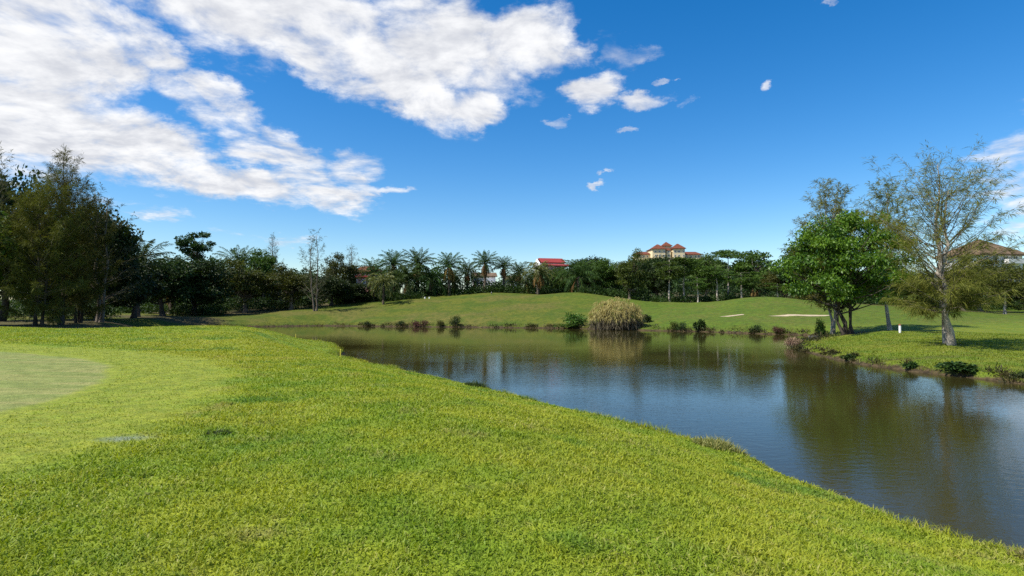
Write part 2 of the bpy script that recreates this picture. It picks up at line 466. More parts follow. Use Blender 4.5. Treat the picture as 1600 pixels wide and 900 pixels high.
# ------------------------------------------------------------------ ground, water
def build_ground():
    mb = MB()
    ny, nx = GZ.shape
    v = np.stack([_XX, _YY, GZ], -1).reshape(-1, 3)
    idx = np.arange(nx * ny).reshape(ny, nx)
    q = np.stack([idx[:-1, :-1], idx[:-1, 1:], idx[1:, 1:], idx[1:, :-1]], -1).reshape(-1, 4)
    mb.add(v, q)
    m = mb.mesh('ground', M_GROUND, True)
    X, Y = v[:, 0], v[:, 1]
    soil = np.zeros(len(v))
    for (cx, cy, rx, ry, k) in SOIL:
        soil = np.maximum(soil, k * np.clip(1.4 - np.hypot((X - cx) / rx, (Y - cy) / ry), 0, 1))
    soil = np.maximum(soil, np.clip((Y - (120 + 8 * vnoise(X * .05, Y * .05, 9))) / 6, 0, 1))
    a = m.attributes.new('soil', 'FLOAT', 'POINT'); a.data.foreach_set('value', soil.astype(np.float32))
    ob('ground', m, kind='structure', label='mown golf course turf sloping to the pond', category='ground')


SOIL = [(wx(70, 55), 56, 9, 6, 1.0), (wx(10, 62), 62, 10, 6, 1.0), (wx(150, 64), 66, 9, 5, 0.95), (wx(220, 84), 88, 12, 7, 0.9), (wx(300, 102), 106, 14, 7, 0.95),
        (wx(400, 112), 116, 14, 6, 0.9), (wx(1335, 54), 54.5, 2.2, 1.6, 0.75), (wx(1478, 36), 36, 1.3, 1.0, 0.8), (wx(1420, 33), 30.5, 6, 1.2, 0.55),
        (wx(520, 116), 119, 12, 4, 0.9), (wx(1060, 114), 116, 18, 4, 0.9), (wx(1570, 90), 91, 9, 2.5, 0.9), (wx(1450, 104), 104, 22, 3.5, 0.9)]
build_ground()

wm = MB()
wxs = np.linspace(-55, 40, 20); wys = np.linspace(-8, 102, 23)
WX, WY = np.meshgrid(wxs, wys)
wi = np.arange(WX.size).reshape(WX.shape)
wm.add(np.stack([WX, WY, np.zeros_like(WX)], -1), np.stack([wi[:-1, :-1], wi[:-1, 1:], wi[1:, 1:], wi[1:, :-1]], -1).reshape(-1, 4))
ob('pond_water', wm.mesh('pond_water', M_WATER, True), kind='structure', label='still murky brown green pond', category='water')


def sand_sheet(name, outline, label, mat=M_SAND, kind='structure'):
    """A bunker floor laid on the slope: an outline filled from its centre in rings, following the ground."""
    o = np.array(outline, float)
    t = np.linspace(0, len(o), 48, endpoint=False)
    i = t.astype(int); f = (t - i)[:, None]
    f = f * f * (3 - 2 * f)
    pts = o[i] * (1 - f) + o[(i + 1) % len(o)] * f
    c = pts.mean(0); rings = []
    for s in np.linspace(1, 0.05, 9):
        r = c + (pts - c) * s
        rings.append(np.c_[r, ground(r[:, 0], r[:, 1]) + 0.03 + (0.02 if s < 1 else 0.0)])
    v = np.concatenate(rings); n = len(pts); k = np.arange(n)
    q = np.concatenate([np.stack([a * n + k, a * n + (k + 1) % n, (a + 1) * n + (k + 1) % n, (a + 1) * n + k], -1) for a in range(8)])
    mb = MB(); mb.add(v, q)
    return ob(name, mb.mesh(name, mat, True), kind=kind, label=label, category='bunker')


def pix_on_ground(px, d):
    return (wx(px, d), d)


sand_sheet('sand_bunker', [pix_on_ground(1124, 82), pix_on_ground(1140, 81.2), pix_on_ground(1163, 81.5), pix_on_ground(1161, 82.1), pix_on_ground(1140, 82.0)],
           'small thin strip of pale sand below the grassy mound')
sand_sheet('sand_bunker', [pix_on_ground(1199, 79), pix_on_ground(1230, 77.6), pix_on_ground(1290, 77), pix_on_ground(1300, 78.0), pix_on_ground(1240, 78.7)],
           'longer pale sand bunker running in behind the bright green tree')
sand_sheet('sand_bunker', [pix_on_ground(226, 102), pix_on_ground(250, 99), pix_on_ground(272, 101), pix_on_ground(262, 106), pix_on_ground(238, 107)],
           'shaded grey sand bunker under the dark trees')


# ------------------------------------------------------------------ grass
def blades(mb, X, Y, Z, L, W, lean, rng, var=None):
    n = len(X)
    az = rng.random(n) * 2 * math.pi
    ln = lean * (0.5 + rng.random(n))
    hx, hy = np.cos(az), np.sin(az)
    P = np.stack([X, Y, Z], -1)
    H = np.stack([hx, hy, np.zeros(n)], -1)
    tw = az + math.pi / 2 + rng.normal(0, 0.7, n)
    S = np.stack([np.cos(tw), np.sin(tw), rng.normal(0, 0.25, n)], -1)
    up = np.array([0, 0, 1.0])
    th1 = ln * 0.6; th2 = ln * 1.5
    L = L[:, None]; W = W[:, None]
    mid = P + (H * np.sin(th1)[:, None] + up * np.cos(th1)[:, None]) * L * 0.5
    tip = mid + (H * np.sin(th2)[:, None] + up * np.cos(th2)[:, None]) * L * 0.5
    v = np.stack([P - S * W * 0.4, P + S * W * 0.4, mid + S * W * 0.5, mid - S * W * 0.5, tip], 1).reshape(-1, 3)
    b = np.arange(n)[:, None] * 5
    var = rng.random(n) if var is None else var
    base = mb.n
    mb.add(v, quads=b + np.array([[0, 1, 2, 3]]), tris=None, var=var)
    mb.t.append((b + np.array([[3, 2, 4]])) + base); mb.tv.append(var.astype(np.float32)); mb.tm.append(np.zeros(n, np.int32))


def green_d(x, y):
    return np.hypot(x - GREEN_C[0], y - GREEN_C[1])


def build_lawn():
    rng = np.random.default_rng(11)
    N = 600000
    dmin, dmax, p = 2.2, 50.0, 0.36
    d = (dmin ** p + rng.random(N) * (dmax ** p - dmin ** p)) ** (1 / p)
    x = (rng.random(N) * 2 - 1) * (1.02 * d + 1.6)
    y = d
    sd = pond_sd(x, y); gd = green_d(x, y)
    keep = (sd > 0.12) & (gd > GREEN_R + 0.3 + 0.5 * vnoise(x * .35, y * .35, 5))
    fringe = np.clip((gd - GREEN_R - 2.4) / 0.8, 0, 1)
    keep &= rng.random(N) < 0.45 + 0.55 * fringe
    st = np.hypot((x + 4.72) * 2.3, (y - 7.05) * 3.6)
    keep &= (st > 0.95) | (rng.random(N) < 0.5)
    x, y, d, fringe = x[keep], y[keep], d[keep], fringe[keep]
    n = len(x)
    s = np.sqrt(np.maximum(d, 3) / 3.5)
    clump = 0.75 + 0.9 * (vnoise(x * 3.1, y * 3.1, 6) + 0.5)
    L = rng.uniform(0.032, 0.068, n) * (0.45 + 0.55 * fringe) * clump * s ** 0.35
    W = rng.uniform(0.006, 0.0115, n) * s * (0.75 + 0.25 * fringe)
    tuft = np.clip(vnoise(x * 1.3, y * 1.3, 8) + 0.5, 0, 1)
    var = np.clip(rng.random(n) * 0.8 + 0.2 * tuft, 0, 1)
    mb = MB()
    blades(mb, x, y, ground(x, y) - 0.004, L, W, 1.0, rng, var)
    ob('lawn_grass', mb.mesh('lawn_grass', M_BLADE), kind='stuff', label='short coarse yellow green lawn grass', category='grass')


def build_bank_grass():
    """Longer uncut grass along the near shoreline, thicker in tufts, and along the right and far banks."""
    rng = np.random.default_rng(12)
    seg = np.r_[POND, POND[:1]]
    X, Y, K = [], [], []
    for i in range(len(POND)):
        a, b = seg[i], seg[i + 1]
        ln = np.hypot(*(b - a)); dist = max(4.0, np.hypot(*((a + b) / 2)))
        near = i < 15 or i > 44
        per = (620 if near else 420) * (7.0 / dist) ** 0.75
        n = int(ln * per)
        t = rng.random(n)[:, None]
        p = a + (b - a) * t
        e = (b - a) / ln
        nrm = np.array([e[1], -e[0]])
        off = np.abs(rng.normal(0, 0.28 if near else 0.6, n)) * (1 if dist < 40 else 1.3)
        if i >= 26 and i < 41:
            off *= 1.6
        q1 = p + nrm * off[:, None]; q2 = p - nrm * off[:, None]
        out = pond_sd(q1[:, 0], q1[:, 1]) > pond_sd(q2[:, 0], q2[:, 1])
        q = np.where(out[:, None], q1, q2)
        X.append(q[:, 0]); Y.append(q[:, 1]); K.append(np.full(n, 1.0 if near else (2.1 if dist > 60 else 1.5)))
    x = np.concatenate(X); y = np.concatenate(Y); k = np.concatenate(K)
    keep = pond_sd(x, y) > 0.02
    x, y, k = x[keep], y[keep], k[keep]
    n = len(x); d = np.maximum(4, np.hypot(x, y))
    tuft = np.clip(0.55 + 1.3 * vnoise(x * 0.9, y * 0.9, 21) + 0.5 * vnoise(x * 3, y * 3, 22), 0.15, 1.5)
    L = rng.uniform(0.09, 0.25, n) * tuft * k
    W = rng.uniform(0.005, 0.009, n) * np.sqrt(d / 6)
    mb = MB()
    blades(mb, x, y, ground(x, y) - 0.01, L, W, 0.6, rng)
    ob('bank_grass', mb.mesh('bank_grass', M_LONG), kind='stuff', label='long uncut grass fringing the pond banks', category='grass')


build_lawn()
build_bank_grass()


def tuft(name, label, x, y, rx, ry, n, L, mat, seed, lean=0.7, group=None):
    rng = np.random.default_rng(seed)
    a = rng.random(n) * 2 * math.pi; r = np.sqrt(rng.random(n))
    px, py = x + np.cos(a) * r * rx, y + np.sin(a) * r * ry
    z0 = gz(x, y)
    mb = MB()
    blades(mb, px - x, py - y, ground(px, py) - 0.01 - z0, rng.uniform(0.5, 1.1, n) * L * (1.15 - 0.6 * r), np.full(n, L * 0.032 + 0.003), lean, rng)
    o = ob(name, mb.mesh(name, mat), loc=(x, y, z0), label=label, category='grass tuft')
    if group:
        o['group'] = group


M_TUFT_DARK = leaf_mat('dark tuft blades', (0.012, 0.028, 0.004), (0.05, 0.09, 0.010), 0.2, spread=0.0)
M_TUFT_DRY = leaf_mat('dry tuft blades', (0.10, 0.13, 0.02), (0.34, 0.29, 0.10), 0.3, spread=0.0)
M_TUFT_GRN = leaf_mat('fresh tuft blades', (0.07, 0.14, 0.01), (0.17, 0.24, 0.02), 0.3, spread=0.0)
tuft('grass_tuft', 'small dark green grass tuft standing alone in the mown lawn near the grey stain', -3.72, 7.35, 0.17, 0.12, 420, 0.12, M_TUFT_DARK, 1, 0.9)
tuft('grass_tuft', 'straw coloured clump of long grass on the near bank edge', 4.15, 11.5, 0.55, 0.45, 1300, 0.30, M_TUFT_DRY, 2)
tuft('grass_tuft', 'dark weedy tuft on the near bank edge, farthest along the shore of the tufts', -1.15, 20.4, 0.5, 0.4, 600, 0.34, M_TUFT_DARK, 3)
tuft('grass_tuft', 'fresh light green tuft leaning over the water at the small notch in the near bank', 0.75, 17.7, 0.55, 0.35, 700, 0.26, M_TUFT_GRN, 4)
tuft('grass_tuft', 'brownish dry tuft at the very end of the near bank', 5.75, 6.35, 0.30, 0.25, 700, 0.20, M_TUFT_DRY, 5)


# ------------------------------------------------------------------ plants
def wob_line(rng, a, b, n, w):
    a = np.asarray(a, float); b = np.asarray(b, float)
    t = np.linspace(0, 1, n)[:, None]
    p = a + (b - a) * t
    off = np.cumsum(rng.normal(0, w, (n, 3)), 0) * np.array([1, 1, 0.4])
    off -= t * off[-1]
    return p + off


def broadleaf(seed, H, R, z0, nclump, nleaf, leaf, lm, bm, flat=0.7, rtrunk=0.25, stems=1, rc=0.30, squash=1.0, hollow=0.3, droop=0.15, lumpy=0.30, cone=0.0):
    """Tree with limbs reaching out to leaf clumps spread through an uneven crown."""
    rng = np.random.default_rng(seed)
    tb, cb = MB(), MB()
    zc = (z0 + H) / 2; hz = (H - z0) / 2
    u = rdir(rng, nclump * 3)
    r = (hollow + (1 - hollow) * rng.random(nclump * 3)) ** 0.6
    lump = 0.80 + lumpy * np.sin(u[:, 0] * 3.1 + seed) * np.cos(u[:, 1] * 2.7 + seed * 1.7) + rng.normal(0, 0.10, nclump * 3)
    C = u * (r * lump)[:, None] * np.array([R, R, hz * 0.92]) + np.array([0, 0, zc])
    C[:, :2] *= (1 - cone * (C[:, 2:3] - zc) / hz)
    C = C[(C[:, 2] > z0 * 0.95) & ((C[:, 2] > H * 0.24) | (np.hypot(C[:, 0], C[:, 1]) < R * 0.75))][:nclump]
    tops = []
    for s in range(stems):
        a = s / stems * 2 * math.pi + rng.random()
        sp = 0 if stems == 1 else R * 0.05
        base = (math.cos(a) * sp, math.sin(a) * sp, -0.15)
        top = (math.cos(a) * sp * 5 + rng.normal(0, R * 0.06), math.sin(a) * sp * 5 + rng.normal(0, R * 0.06), z0 + (H - z0) * 0.62)
        pl = wob_line(rng, base, top, 8, 0.05 * R)
        rr = rtrunk / math.sqrt(stems) * (1.25 * np.linspace(1, 0.28, 8) ** 0.9); rr[0] *= 1.45
        tube(tb, pl, rr, 8, var=rng.random())
        tops.append(pl)
    for c in C:
        pl = tops[rng.integers(stems)]
        zt = np.clip(z0 * 0.75 + (c[2] - z0) * 0.45, z0 * 0.5, pl[-1, 2])
        k = int(np.clip(np.searchsorted(pl[:, 2], zt), 1, 7))
        ln = wob_line(rng, pl[k], c, 5, 0.035 * R)
        ln[1:-1, 2] -= 0.08 * R * np.array([0.6, 1, 0.6]) * rng.random()
        tube(tb, ln, rtrunk * np.array([0.30, 0.24, 0.17, 0.11, 0.05]), 5, var=rng.random())
        rad = R * rc * rng.uniform(0.65, 1.3)
        n = int(nleaf * rng.uniform(0.7, 1.3))
        w = rdir(rng, n); w[:, 2] = np.where(w[:, 2] < 0, w[:, 2] * 0.6, w[:, 2])
        P = c + w * (rad * rng.uniform(0.35, 1.08, n))[:, None] * np.array([1, 1, flat * squash])
        D = unit(w + rng.normal(0, 0.6, (n, 3)) - np.array([0, 0, droop]))
        leaves(cb, P, D, leaf * rng.uniform(0.7, 1.3, n), leaf * rng.uniform(0.45, 0.75, n), rng,
               np.clip(rng.normal(0.45, 0.22, n) + rng.normal(0, 0.12), 0, 1), bend=0.15)
    return {'trunk': tb.mesh('trunk', bm, True), 'crown': cb.mesh('crown', lm)}, H, R * 2


def umbrella(seed, H, R, lm, bm, nclump=26, nleaf=130, leaf=0.34, layers=3, z0=0.5, rtrunk=0.2):
    """Straight pale trunk with spreading boughs carrying flat layers of leaves."""
    rng = np.random.default_rng(seed)
    tb, cb = MB(), MB()
    pl = wob_line(rng, (0, 0, -0.15), (rng.normal(0, .2), rng.normal(0, .2), H * 0.93), 9, 0.05)
    rr = rtrunk * np.linspace(1.1, 0.2, 9); rr[0] *= 1.4
    tube(tb, pl, rr, 8)
    for k in range(nclump):
        lay = k % layers
        zz = H * (z0 + (0.97 - z0) * (lay + rng.uniform(0.1, 0.9)) / layers)
        f = 1.0 - 0.35 * abs((lay + 0.5) / layers - 0.55)
        a = rng.random() * 2 * math.pi; r = R * f * math.sqrt(rng.random()) * 0.92
        c = np.array([math.cos(a) * r, math.sin(a) * r, zz])
        j = int(np.clip(np.searchsorted(pl[:, 2], zz - 0.35 * r), 2, 8))
        tube(tb, wob_line(rng, pl[j], c, 5, 0.06), rtrunk * np.array([0.3, 0.24, 0.18, 0.12, 0.05]), 5, mat=1)
        n = int(nleaf * rng.uniform(0.7, 1.3)); rad = R * rng.uniform(0.22, 0.42)
        w = rdir(rng, n)
        P = c + w * (rad * rng.uniform(0.2, 1.05, n))[:, None] * np.array([1, 1, 0.30])
        D = unit(w * np.array([1, 1, 0.3]) + rng.normal(0, 0.45, (n, 3)))
        leaves(cb, P, D, leaf * rng.uniform(0.7, 1.3, n), leaf * rng.uniform(0.4, 0.7, n), rng, np.clip(rng.normal(0.5, 0.25, n), 0, 1), 0.1)
    return {'trunk': tb.mesh('trunk', [bm, M_BARK_DARK], True), 'crown': cb.mesh('crown', lm)}, H, R * 2


def casuarina(seed, H, R, lm, bm, nb=80, z0=0.12, dens=1.0, rtrunk=0.2, stems=1, nl=(0.22, 0.5), nw=0.028, shape=0.75, rise=(0.35, 1.1), topbare=0.0, bow=0.3, prof_f=None, droop=0.35, leanf=0.16, skirt=0):
    """She-oak: slender stem, rising boughs and feathery drooping needle sprays."""
    rng = np.random.default_rng(seed)
    tb, cb = MB(), MB()
    lines = []
    for s in range(stems):
        a = s / stems * 6.28 + rng.random(); sp = 0 if stems == 1 else 0.16 + 0.1 * rng.random()
        hh = H * (1 if s == 0 else rng.uniform(0.72, 0.95))
        lean = 0.0 if stems == 1 else R * leanf
        pl = wob_line(rng, (math.cos(a) * sp, math.sin(a) * sp, -0.15), (math.cos(a) * (sp + lean), math.sin(a) * (sp + lean), hh), 12, 0.035 * R)
        rr = rtrunk / math.sqrt(stems) * 1.2 * np.linspace(1, 0.06, 12) ** 0.8; rr[0] *= 1.4
        tube(tb, pl, rr, 8, var=rng.random()); lines.append((pl, rr))
    for i in range(nb + skirt):
        pl, rr = lines[i % stems]
        low = i >= nb
        t = rng.uniform(0.19, 0.37) if low else z0 + (0.985 - z0) * (i + rng.random()) / nb
        f = t * 11; k = int(min(f, 10)); p0 = pl[k] + (pl[k + 1] - pl[k]) * (f - k)
        prof = (1 - t) ** shape * 1.15 + 0.13
        if t < z0 + 0.12:
            prof *= 0.75
        if prof_f is not None:
            prof = float(np.interp(t, *prof_f))
        ln = R * (0.42 if low else prof) * rng.uniform(0.55, 1.2)
        a = i * 2.4 + rng.normal(0, 0.5)
        el = rng.uniform(-0.25, 0.3) if low else rise[0] + (rise[1] - rise[0]) * t + rng.normal(0, 0.15)
        d = np.array([math.cos(a) * math.cos(el), math.sin(a) * math.cos(el), math.sin(el)])
        m = 7; tt = np.linspace(0, 1, m)[:, None]
        br = p0 + d * ln * tt + np.array([0, 0, 1.0]) * ln * bow * (tt ** 2 * 0.6 - 0.35 * tt ** 3) + np.cumsum(rng.normal(0, 0.03 * ln, (m, 3)), 0) * 0.5
        r0 = min(0.30 * rr[k], 0.012 + 0.008 * ln)
        tube(tb, br, r0 * np.linspace(1, 0.18, m), 4, var=rng.random(), mat=1)
        nt = max(4, int(ln * 5.2 * dens * (2.0 if low else 1.0)))
        for j in range(nt):
            s = rng.uniform(0.22, 1.0) if j else 1.0
            q = s * (m - 1); kk = int(min(q, m - 2)); tp = br[kk] + (br[kk + 1] - br[kk]) * (q - kk)
            td = unit(d * 0.8 + rng.normal(0, 0.55, 3) + np.array([0, 0, 0.25]))
            tl = rng.uniform(0.25, 0.6) * (0.6 + 0.13 * R)
            n = int(11 * dens * rng.uniform(0.7, 1.3) * (1 - topbare * t))
            if n < 2:
                continue
            P = tp + td * tl * rng.random(n)[:, None]
            D = unit(td * 0.9 + rng.normal(0, 0.42, (n, 3)) - np.array([0, 0, droop * (1.6 - t)]) * rng.random(n)[:, None])
            leaves(cb, P, D, rng.uniform(nl[0], nl[1], n), nw * rng.uniform(0.7, 1.3, n), rng, np.clip(rng.normal(0.45, 0.2, n) + 0.15 * (t - 0.5), 0, 1), bend=0.25)
    return {'trunk': tb.mesh('trunk', [bm, M_BARK], True), 'crown': cb.mesh('crown', lm)}, H, R * 2


def palm(seed, H, fl, lm, nf=34, dead=9, trunk_r=0.30, pairs=26, lw=0.10, droopk=0.6, deadmat=None, lowest=-0.15):
    """Oil palm: rough trunk, arching feathery fronds, a skirt of dead ones. H is the trunk height."""
    rng = np.random.default_rng(seed)
    tb, cb, db = MB(), MB(), MB()
    zs = np.linspace(-0.1, H, 14)
    pl = np.c_[rng.normal(0, 0.02, 14).cumsum(), rng.normal(0, 0.02, 14).cumsum(), zs]
    rr = trunk_r * (1 + 0.12 * rng.normal(size=14)); rr[0] *= 1.2
    tube(tb, pl, rr, 9)
    for k in range(int(H * 16)):                                   # old frond stubs
        z = rng.uniform(0.1, H); a = rng.random() * 6.28
        p = np.array([math.cos(a) * trunk_r * 0.85, math.sin(a) * trunk_r * 0.85, z]) + np.r_[pl[int(z / H * 12), :2], 0]
        e = p + np.array([math.cos(a) * 0.16, math.sin(a) * 0.16, 0.22])
        tube(tb, [p, e], [0.06, 0.03], 4, var=rng.random())

    def frond(mb, el, az, L, tint, droop):
        m = 9; pts = [np.array([0, 0, 0.0])]; th = el
        for k in range(m - 1):
            st = L / (m - 1)
            pts.append(pts[-1] + st * np.array([math.cos(az) * math.cos(th), math.sin(az) * math.cos(th), math.sin(th)]))
            th -= droop * (0.10 + 0.05 * k) * (0.45 + 0.55 * math.cos(max(-1.2, th)))
        pts = np.array(pts) + np.r_[pl[-1, :2], H] + np.array([math.cos(az), math.sin(az), 0]) * trunk_r * 0.6
        tube(mb, pts, np.linspace(0.055, 0.012, m), 4, var=0.75)
        s = np.linspace(0.14, 0.99, pairs); q = s * (m - 1); kk = np.minimum(q.astype(int), m - 2)
        P = pts[kk] + (pts[kk + 1] - pts[kk]) * (q - kk)[:, None]; T = unit(pts[kk + 1] - pts[kk])
        side = unit(np.cross(T, np.array([0, 0, 1.0]))); up = np.cross(side, T)
        prof = np.sin(np.pi * np.clip(s * 0.85 + 0.12, 0, 1)) ** 0.7
        for sg in (-1, 1):
            D = unit(side * sg * 0.75 + T * 0.75 + up * rng.normal(0.05, 0.2, pairs)[:, None] - np.array([0, 0, 0.45]))
            leaves(mb, P, D, fl * 0.17 * prof * rng.uniform(0.8, 1.15, pairs), lw, rng, np.clip(tint + rng.normal(0, 0.15, pairs), 0, 1), bend=0.3)

    for i in range(nf):
        u = (i + rng.random()) / nf
        el = 1.45 - u ** 1.25 * (1.45 - lowest)
        frond(cb, el, i * 2.4 + rng.normal(0, 0.2), fl * rng.uniform(0.85, 1.08) * (0.75 + 0.25 * min(1, u * 3)), 0.65 - 0.35 * u, droopk)
    parts = {'trunk': tb.mesh('trunk', M_BOOT, True), 'crown': cb.mesh('crown', lm)}
    if dead:
        for i in range(dead):
            frond(db, rng.uniform(-1.3, -0.75), i * 2.4 + rng.normal(0, 0.3), fl * rng.uniform(0.55, 0.85), 0.5, 0.8)
        parts['dead_fronds'] = db.mesh('dead_fronds', deadmat or M_DEAD)
    return parts, H + fl * 0.93, fl * 1.75


def put(name, label, cat, proto, px, d, top, wpx=None, rot=0.0, group=None):
    """Stand a plant on the ground at column px, d metres away, as tall as it reaches in the photograph."""
    parts = proto[0]
    me = parts['crown']
    if 'ext' not in me:
        co_ = np.empty(len(me.vertices) * 3, np.float32); me.vertices.foreach_get('co', co_); co_ = co_.reshape(-1, 3)
        me['ext'] = (float(np.percentile(co_[:, 2], 99.8)), 2 * float(np.percentile(np.hypot(co_[:, 0], co_[:, 1]), 97)))
    H, W = me['ext']
    x = wx(px, d); z = gz(x, d)
    sz = (wz(top, d) - z) / H
    sx = sz if wpx is None else (wpx / F * d) / W
    t = thing(name, label, cat, (x, d, z), rot, (sx, sx, sz), group)
    for pn, me in parts.items():
        ob(pn, me, t)
    return t


# prototypes
CA1 = casuarina(1, 16, 4.4, M_NEEDLE_DARK, M_BARK_DARK, 150, 0.06, 1.5, 0.2, 3, (0.3, 0.7), 0.036, 0.4, (0.15, 1.15), 0.55, 0.35,
                ([0.05, 0.2, 0.5, 0.75, 0.9, 1.0], [0.6, 0.9, 1.0, 0.75, 0.40, 0.12]), 0.5)
CA2 = casuarina(2, 17, 4.2, M_NEEDLE_DARK, M_BARK_DARK, 140, 0.08, 1.4, 0.2, 2, (0.3, 0.7), 0.036, 0.45, (0.25, 1.2), 0.7, 0.4,
                ([0.05, 0.2, 0.5, 0.75, 0.9, 1.0], [0.6, 0.85, 0.95, 0.8, 0.5, 0.15]), 0.5)
CW1 = casuarina(3, 14, 3.2, M_NEEDLE_GREY, M_BARK, 64, 0.16, 0.8, 0.17, 1, (0.25, 0.5), 0.04, 0.55, (0.5, 1.15), 0.3)
CW2 = casuarina(4, 14, 3.0, M_NEEDLE_GREY, M_BARK, 60, 0.12, 0.8, 0.15, 2, (0.25, 0.5), 0.045, 0.5, (0.5, 1.15), 0.2)
CR1 = casuarina(5, 15, 4.4, M_NEEDLE, M_BARK_PALE, 110, 0.16, 1.15, 0.13, 2, (0.25, 0.55), 0.038, 0.5, (0.45, 1.15), 0.3)
CR2 = casuarina(6, 15, 4.0, M_NEEDLE, M_BARK_PALE, 100, 0.18, 1.1, 0.14, 1, (0.25, 0.55), 0.038, 0.5, (0.45, 1.15), 0.3)
CHERO = casuarina(7, 12, 4.6, M_NEEDLE, M_BARK_PALE, 125, 0.17, 1.3, 0.20, 2, (0.20, 0.52), 0.023, 0.35, (0.30, 0.95), 0.62, 0.55,
                  ([0.15, 0.22, 0.40, 0.55, 0.75, 0.9, 1.0], [0.40, 0.62, 0.72, 0.95, 0.80, 0.42, 0.15]), 0.6, 0.03, 34)
BA1 = broadleaf(11, 9, 4.2, 0.5, 78, 150, 0.34, M_DEEP, M_BARK_DARK, rc=0.30)
BA2 = broadleaf(12, 10, 4.0, 0.5, 76, 150, 0.34, M_DEEP, M_BARK_DARK, rc=0.28)
BO1 = broadleaf(13, 9, 4.4, 0.4, 84, 140, 0.30, M_OLIVE, M_BARK, rc=0.24, flat=0.6)
BO2 = broadleaf(14, 11, 4.2, 0.5, 90, 140, 0.30, M_OLIVE, M_BARK, rc=0.24, flat=0.7)
BM1 = broadleaf(15, 10, 4.0, 1.0, 64, 140, 0.34, M_MID, M_BARK, rc=0.28)
BM2 = broadleaf(16, 10, 4.2, 0.8, 72, 140, 0.34, M_MID, M_BARK, rc=0.26)
BE = broadleaf(17, 15, 3.3, 9.5, 26, 150, 0.32, M_DEEP, M_BARK_DARK, rc=0.24, rtrunk=0.3, hollow=0.6, lumpy=0.4)
BHERO = broadleaf(18, 11, 5.4, 0.4, 118, 270, 0.23, M_BRIGHT, M_BARK_DARK, rc=0.19, flat=0.55, rtrunk=0.22, stems=5, hollow=0.25, droop=0.3, lumpy=0.42, cone=0.42)
UM1 = umbrella(21, 9, 3.2, M_MID, M_BARK_PALE)
UM2 = umbrella(22, 10, 3.4, M_MID, M_BARK_PALE, 24, 140, 0.34, 3, 0.55)
UM3 = umbrella(23, 12, 3.6, M_MID, M_BARK_PALE, 16, 140, 0.36, 2, 0.82)
UM4 = umbrella(24, 6, 5.0, M_OLIVE, M_BARK_PALE, 40, 150, 0.28, 3, 0.42, 0.18)
PA1 = palm(31, 6.0, 4.6, M_PALM)
PA2 = palm(32, 7.0, 4.4, M_PALM, 32, 10)
PA3 = palm(33, 5.0, 4.8, M_PALM, 34, 8)
PC = palm(34, 3.2, 5.6, M_PALM, 34, 3, 0.36, 30, 0.11, 0.9, None, -0.5)
PY1 = palm(35, 3.6, 3.4, M_PALM_Y, 22, 5, 0.13, 20, 0.12, 1.25, M_PALM_Y, -0.7)
PY2 = palm(36, 4.2, 4.0, M_PALM_Y, 30, 12, 0.25, 20, 0.12, 1.1)
PF = palm(37, 2.6, 2.8, M_PALM, 20, 26, 0.22, 18, 0.13, 1.0)

G_LEFT = 'casuarinas in the clump behind the green'
put('casuarina_tree', 'bushy dark casuarina with several leaning stems, front of the clump behind the putting green', 'tree', CA1, 62, 54, 268, 125, 0.3, G_LEFT)
put('casuarina_tree', 'tallest casuarina of the clump behind the green, its plume top against the cloud', 'tree', CA2, 92, 57, 232, 105, 1.9, G_LEFT)
put('casuarina_tree', 'olive casuarina standing third in from the edge of the clump, shorter than the plume-topped one', 'tree', CA1, 124, 61, 274, 108, 4.1, G_LEFT)
put('casuarina_tree', 'thin open casuarina with bare twigs reaching out of the clump over the dark broadleaf', 'tree', CW2, 160, 64, 285, 125, 2.2, G_LEFT)
put('casuarina_tree', 'bare greyish casuarina top cut by the edge of the view', 'tree', CW1, -10, 63, 222, 110, 0.5, G_LEFT)
put('broadleaf_tree', 'very dark leafy tree at the inner edge of the casuarina clump beside the bare twigs', 'tree', BA1, 160, 69, 328, 115, 0.6)
put('broadleaf_tree', 'dark leafy tree at the outermost edge behind the casuarina stems', 'tree', BA2, -5, 66, 265, 130, 1.6)
put('broadleaf_tree', 'dark drooping tree just inside the edge of the view before the bare greyish casuarina', 'tree', BM1, -75, 52, 300, 150, 0.9)
put('broadleaf_tree', 'low dark leafy tree behind the stems of the tallest casuarina', 'tree', BA1, 95, 72, 400, 150, 5.5)
put('broadleaf_tree', 'low dark tree filling the gap under the first palm beside the casuarina clump', 'tree', BA2, 205, 80, 402, 95, 2.6)
put('oil_palm', 'dark palm rising behind the casuarina clump, the first palm next to it', 'palm', PA1, 215, 86, 371, None, 0.4)
put('broadleaf_tree', 'dark round tree above the shaded sand bunker', 'tree', BA1, 250, 94, 403, 95, 3.3)
put('oil_palm', 'half hidden palm head peeping out beside the tall cloud-shaped tree', 'palm', PA3, 268, 100, 398, None, 1.4)
put('broadleaf_tree', 'tall tree with a small cloud-shaped crown on a bare trunk above all its neighbours', 'tree', BE, 302, 108, 362, 62, 0.2)
put('broadleaf_tree', 'wide dark tree at the foot of the tall cloud-shaped tree', 'tree', BA2, 312, 100, 402, 95, 4.4)
put('oil_palm', 'palm with drooping fronds just past the tall cloud-shaped tree', 'palm', PA2, 332, 114, 400, None, 2.4)
put('broadleaf_tree', 'round olive tree directly below the palm that stands clear against the sky', 'tree', BO1, 385, 109, 408, 88, 0.9)
put('oil_palm', 'palm standing clear against the sky beside the small pointed casuarina top', 'palm', PA1, 375, 124, 384, None, 3.4)
put('casuarina_tree', 'small pointed casuarina top rising behind the two round olive trees', 'tree', CW1, 424, 126, 364, 42, 1.1)
put('broadleaf_tree', 'loose bushy crown tucked against the small pointed casuarina', 'tree', BM1, 410, 122, 390, 48, 5.0)
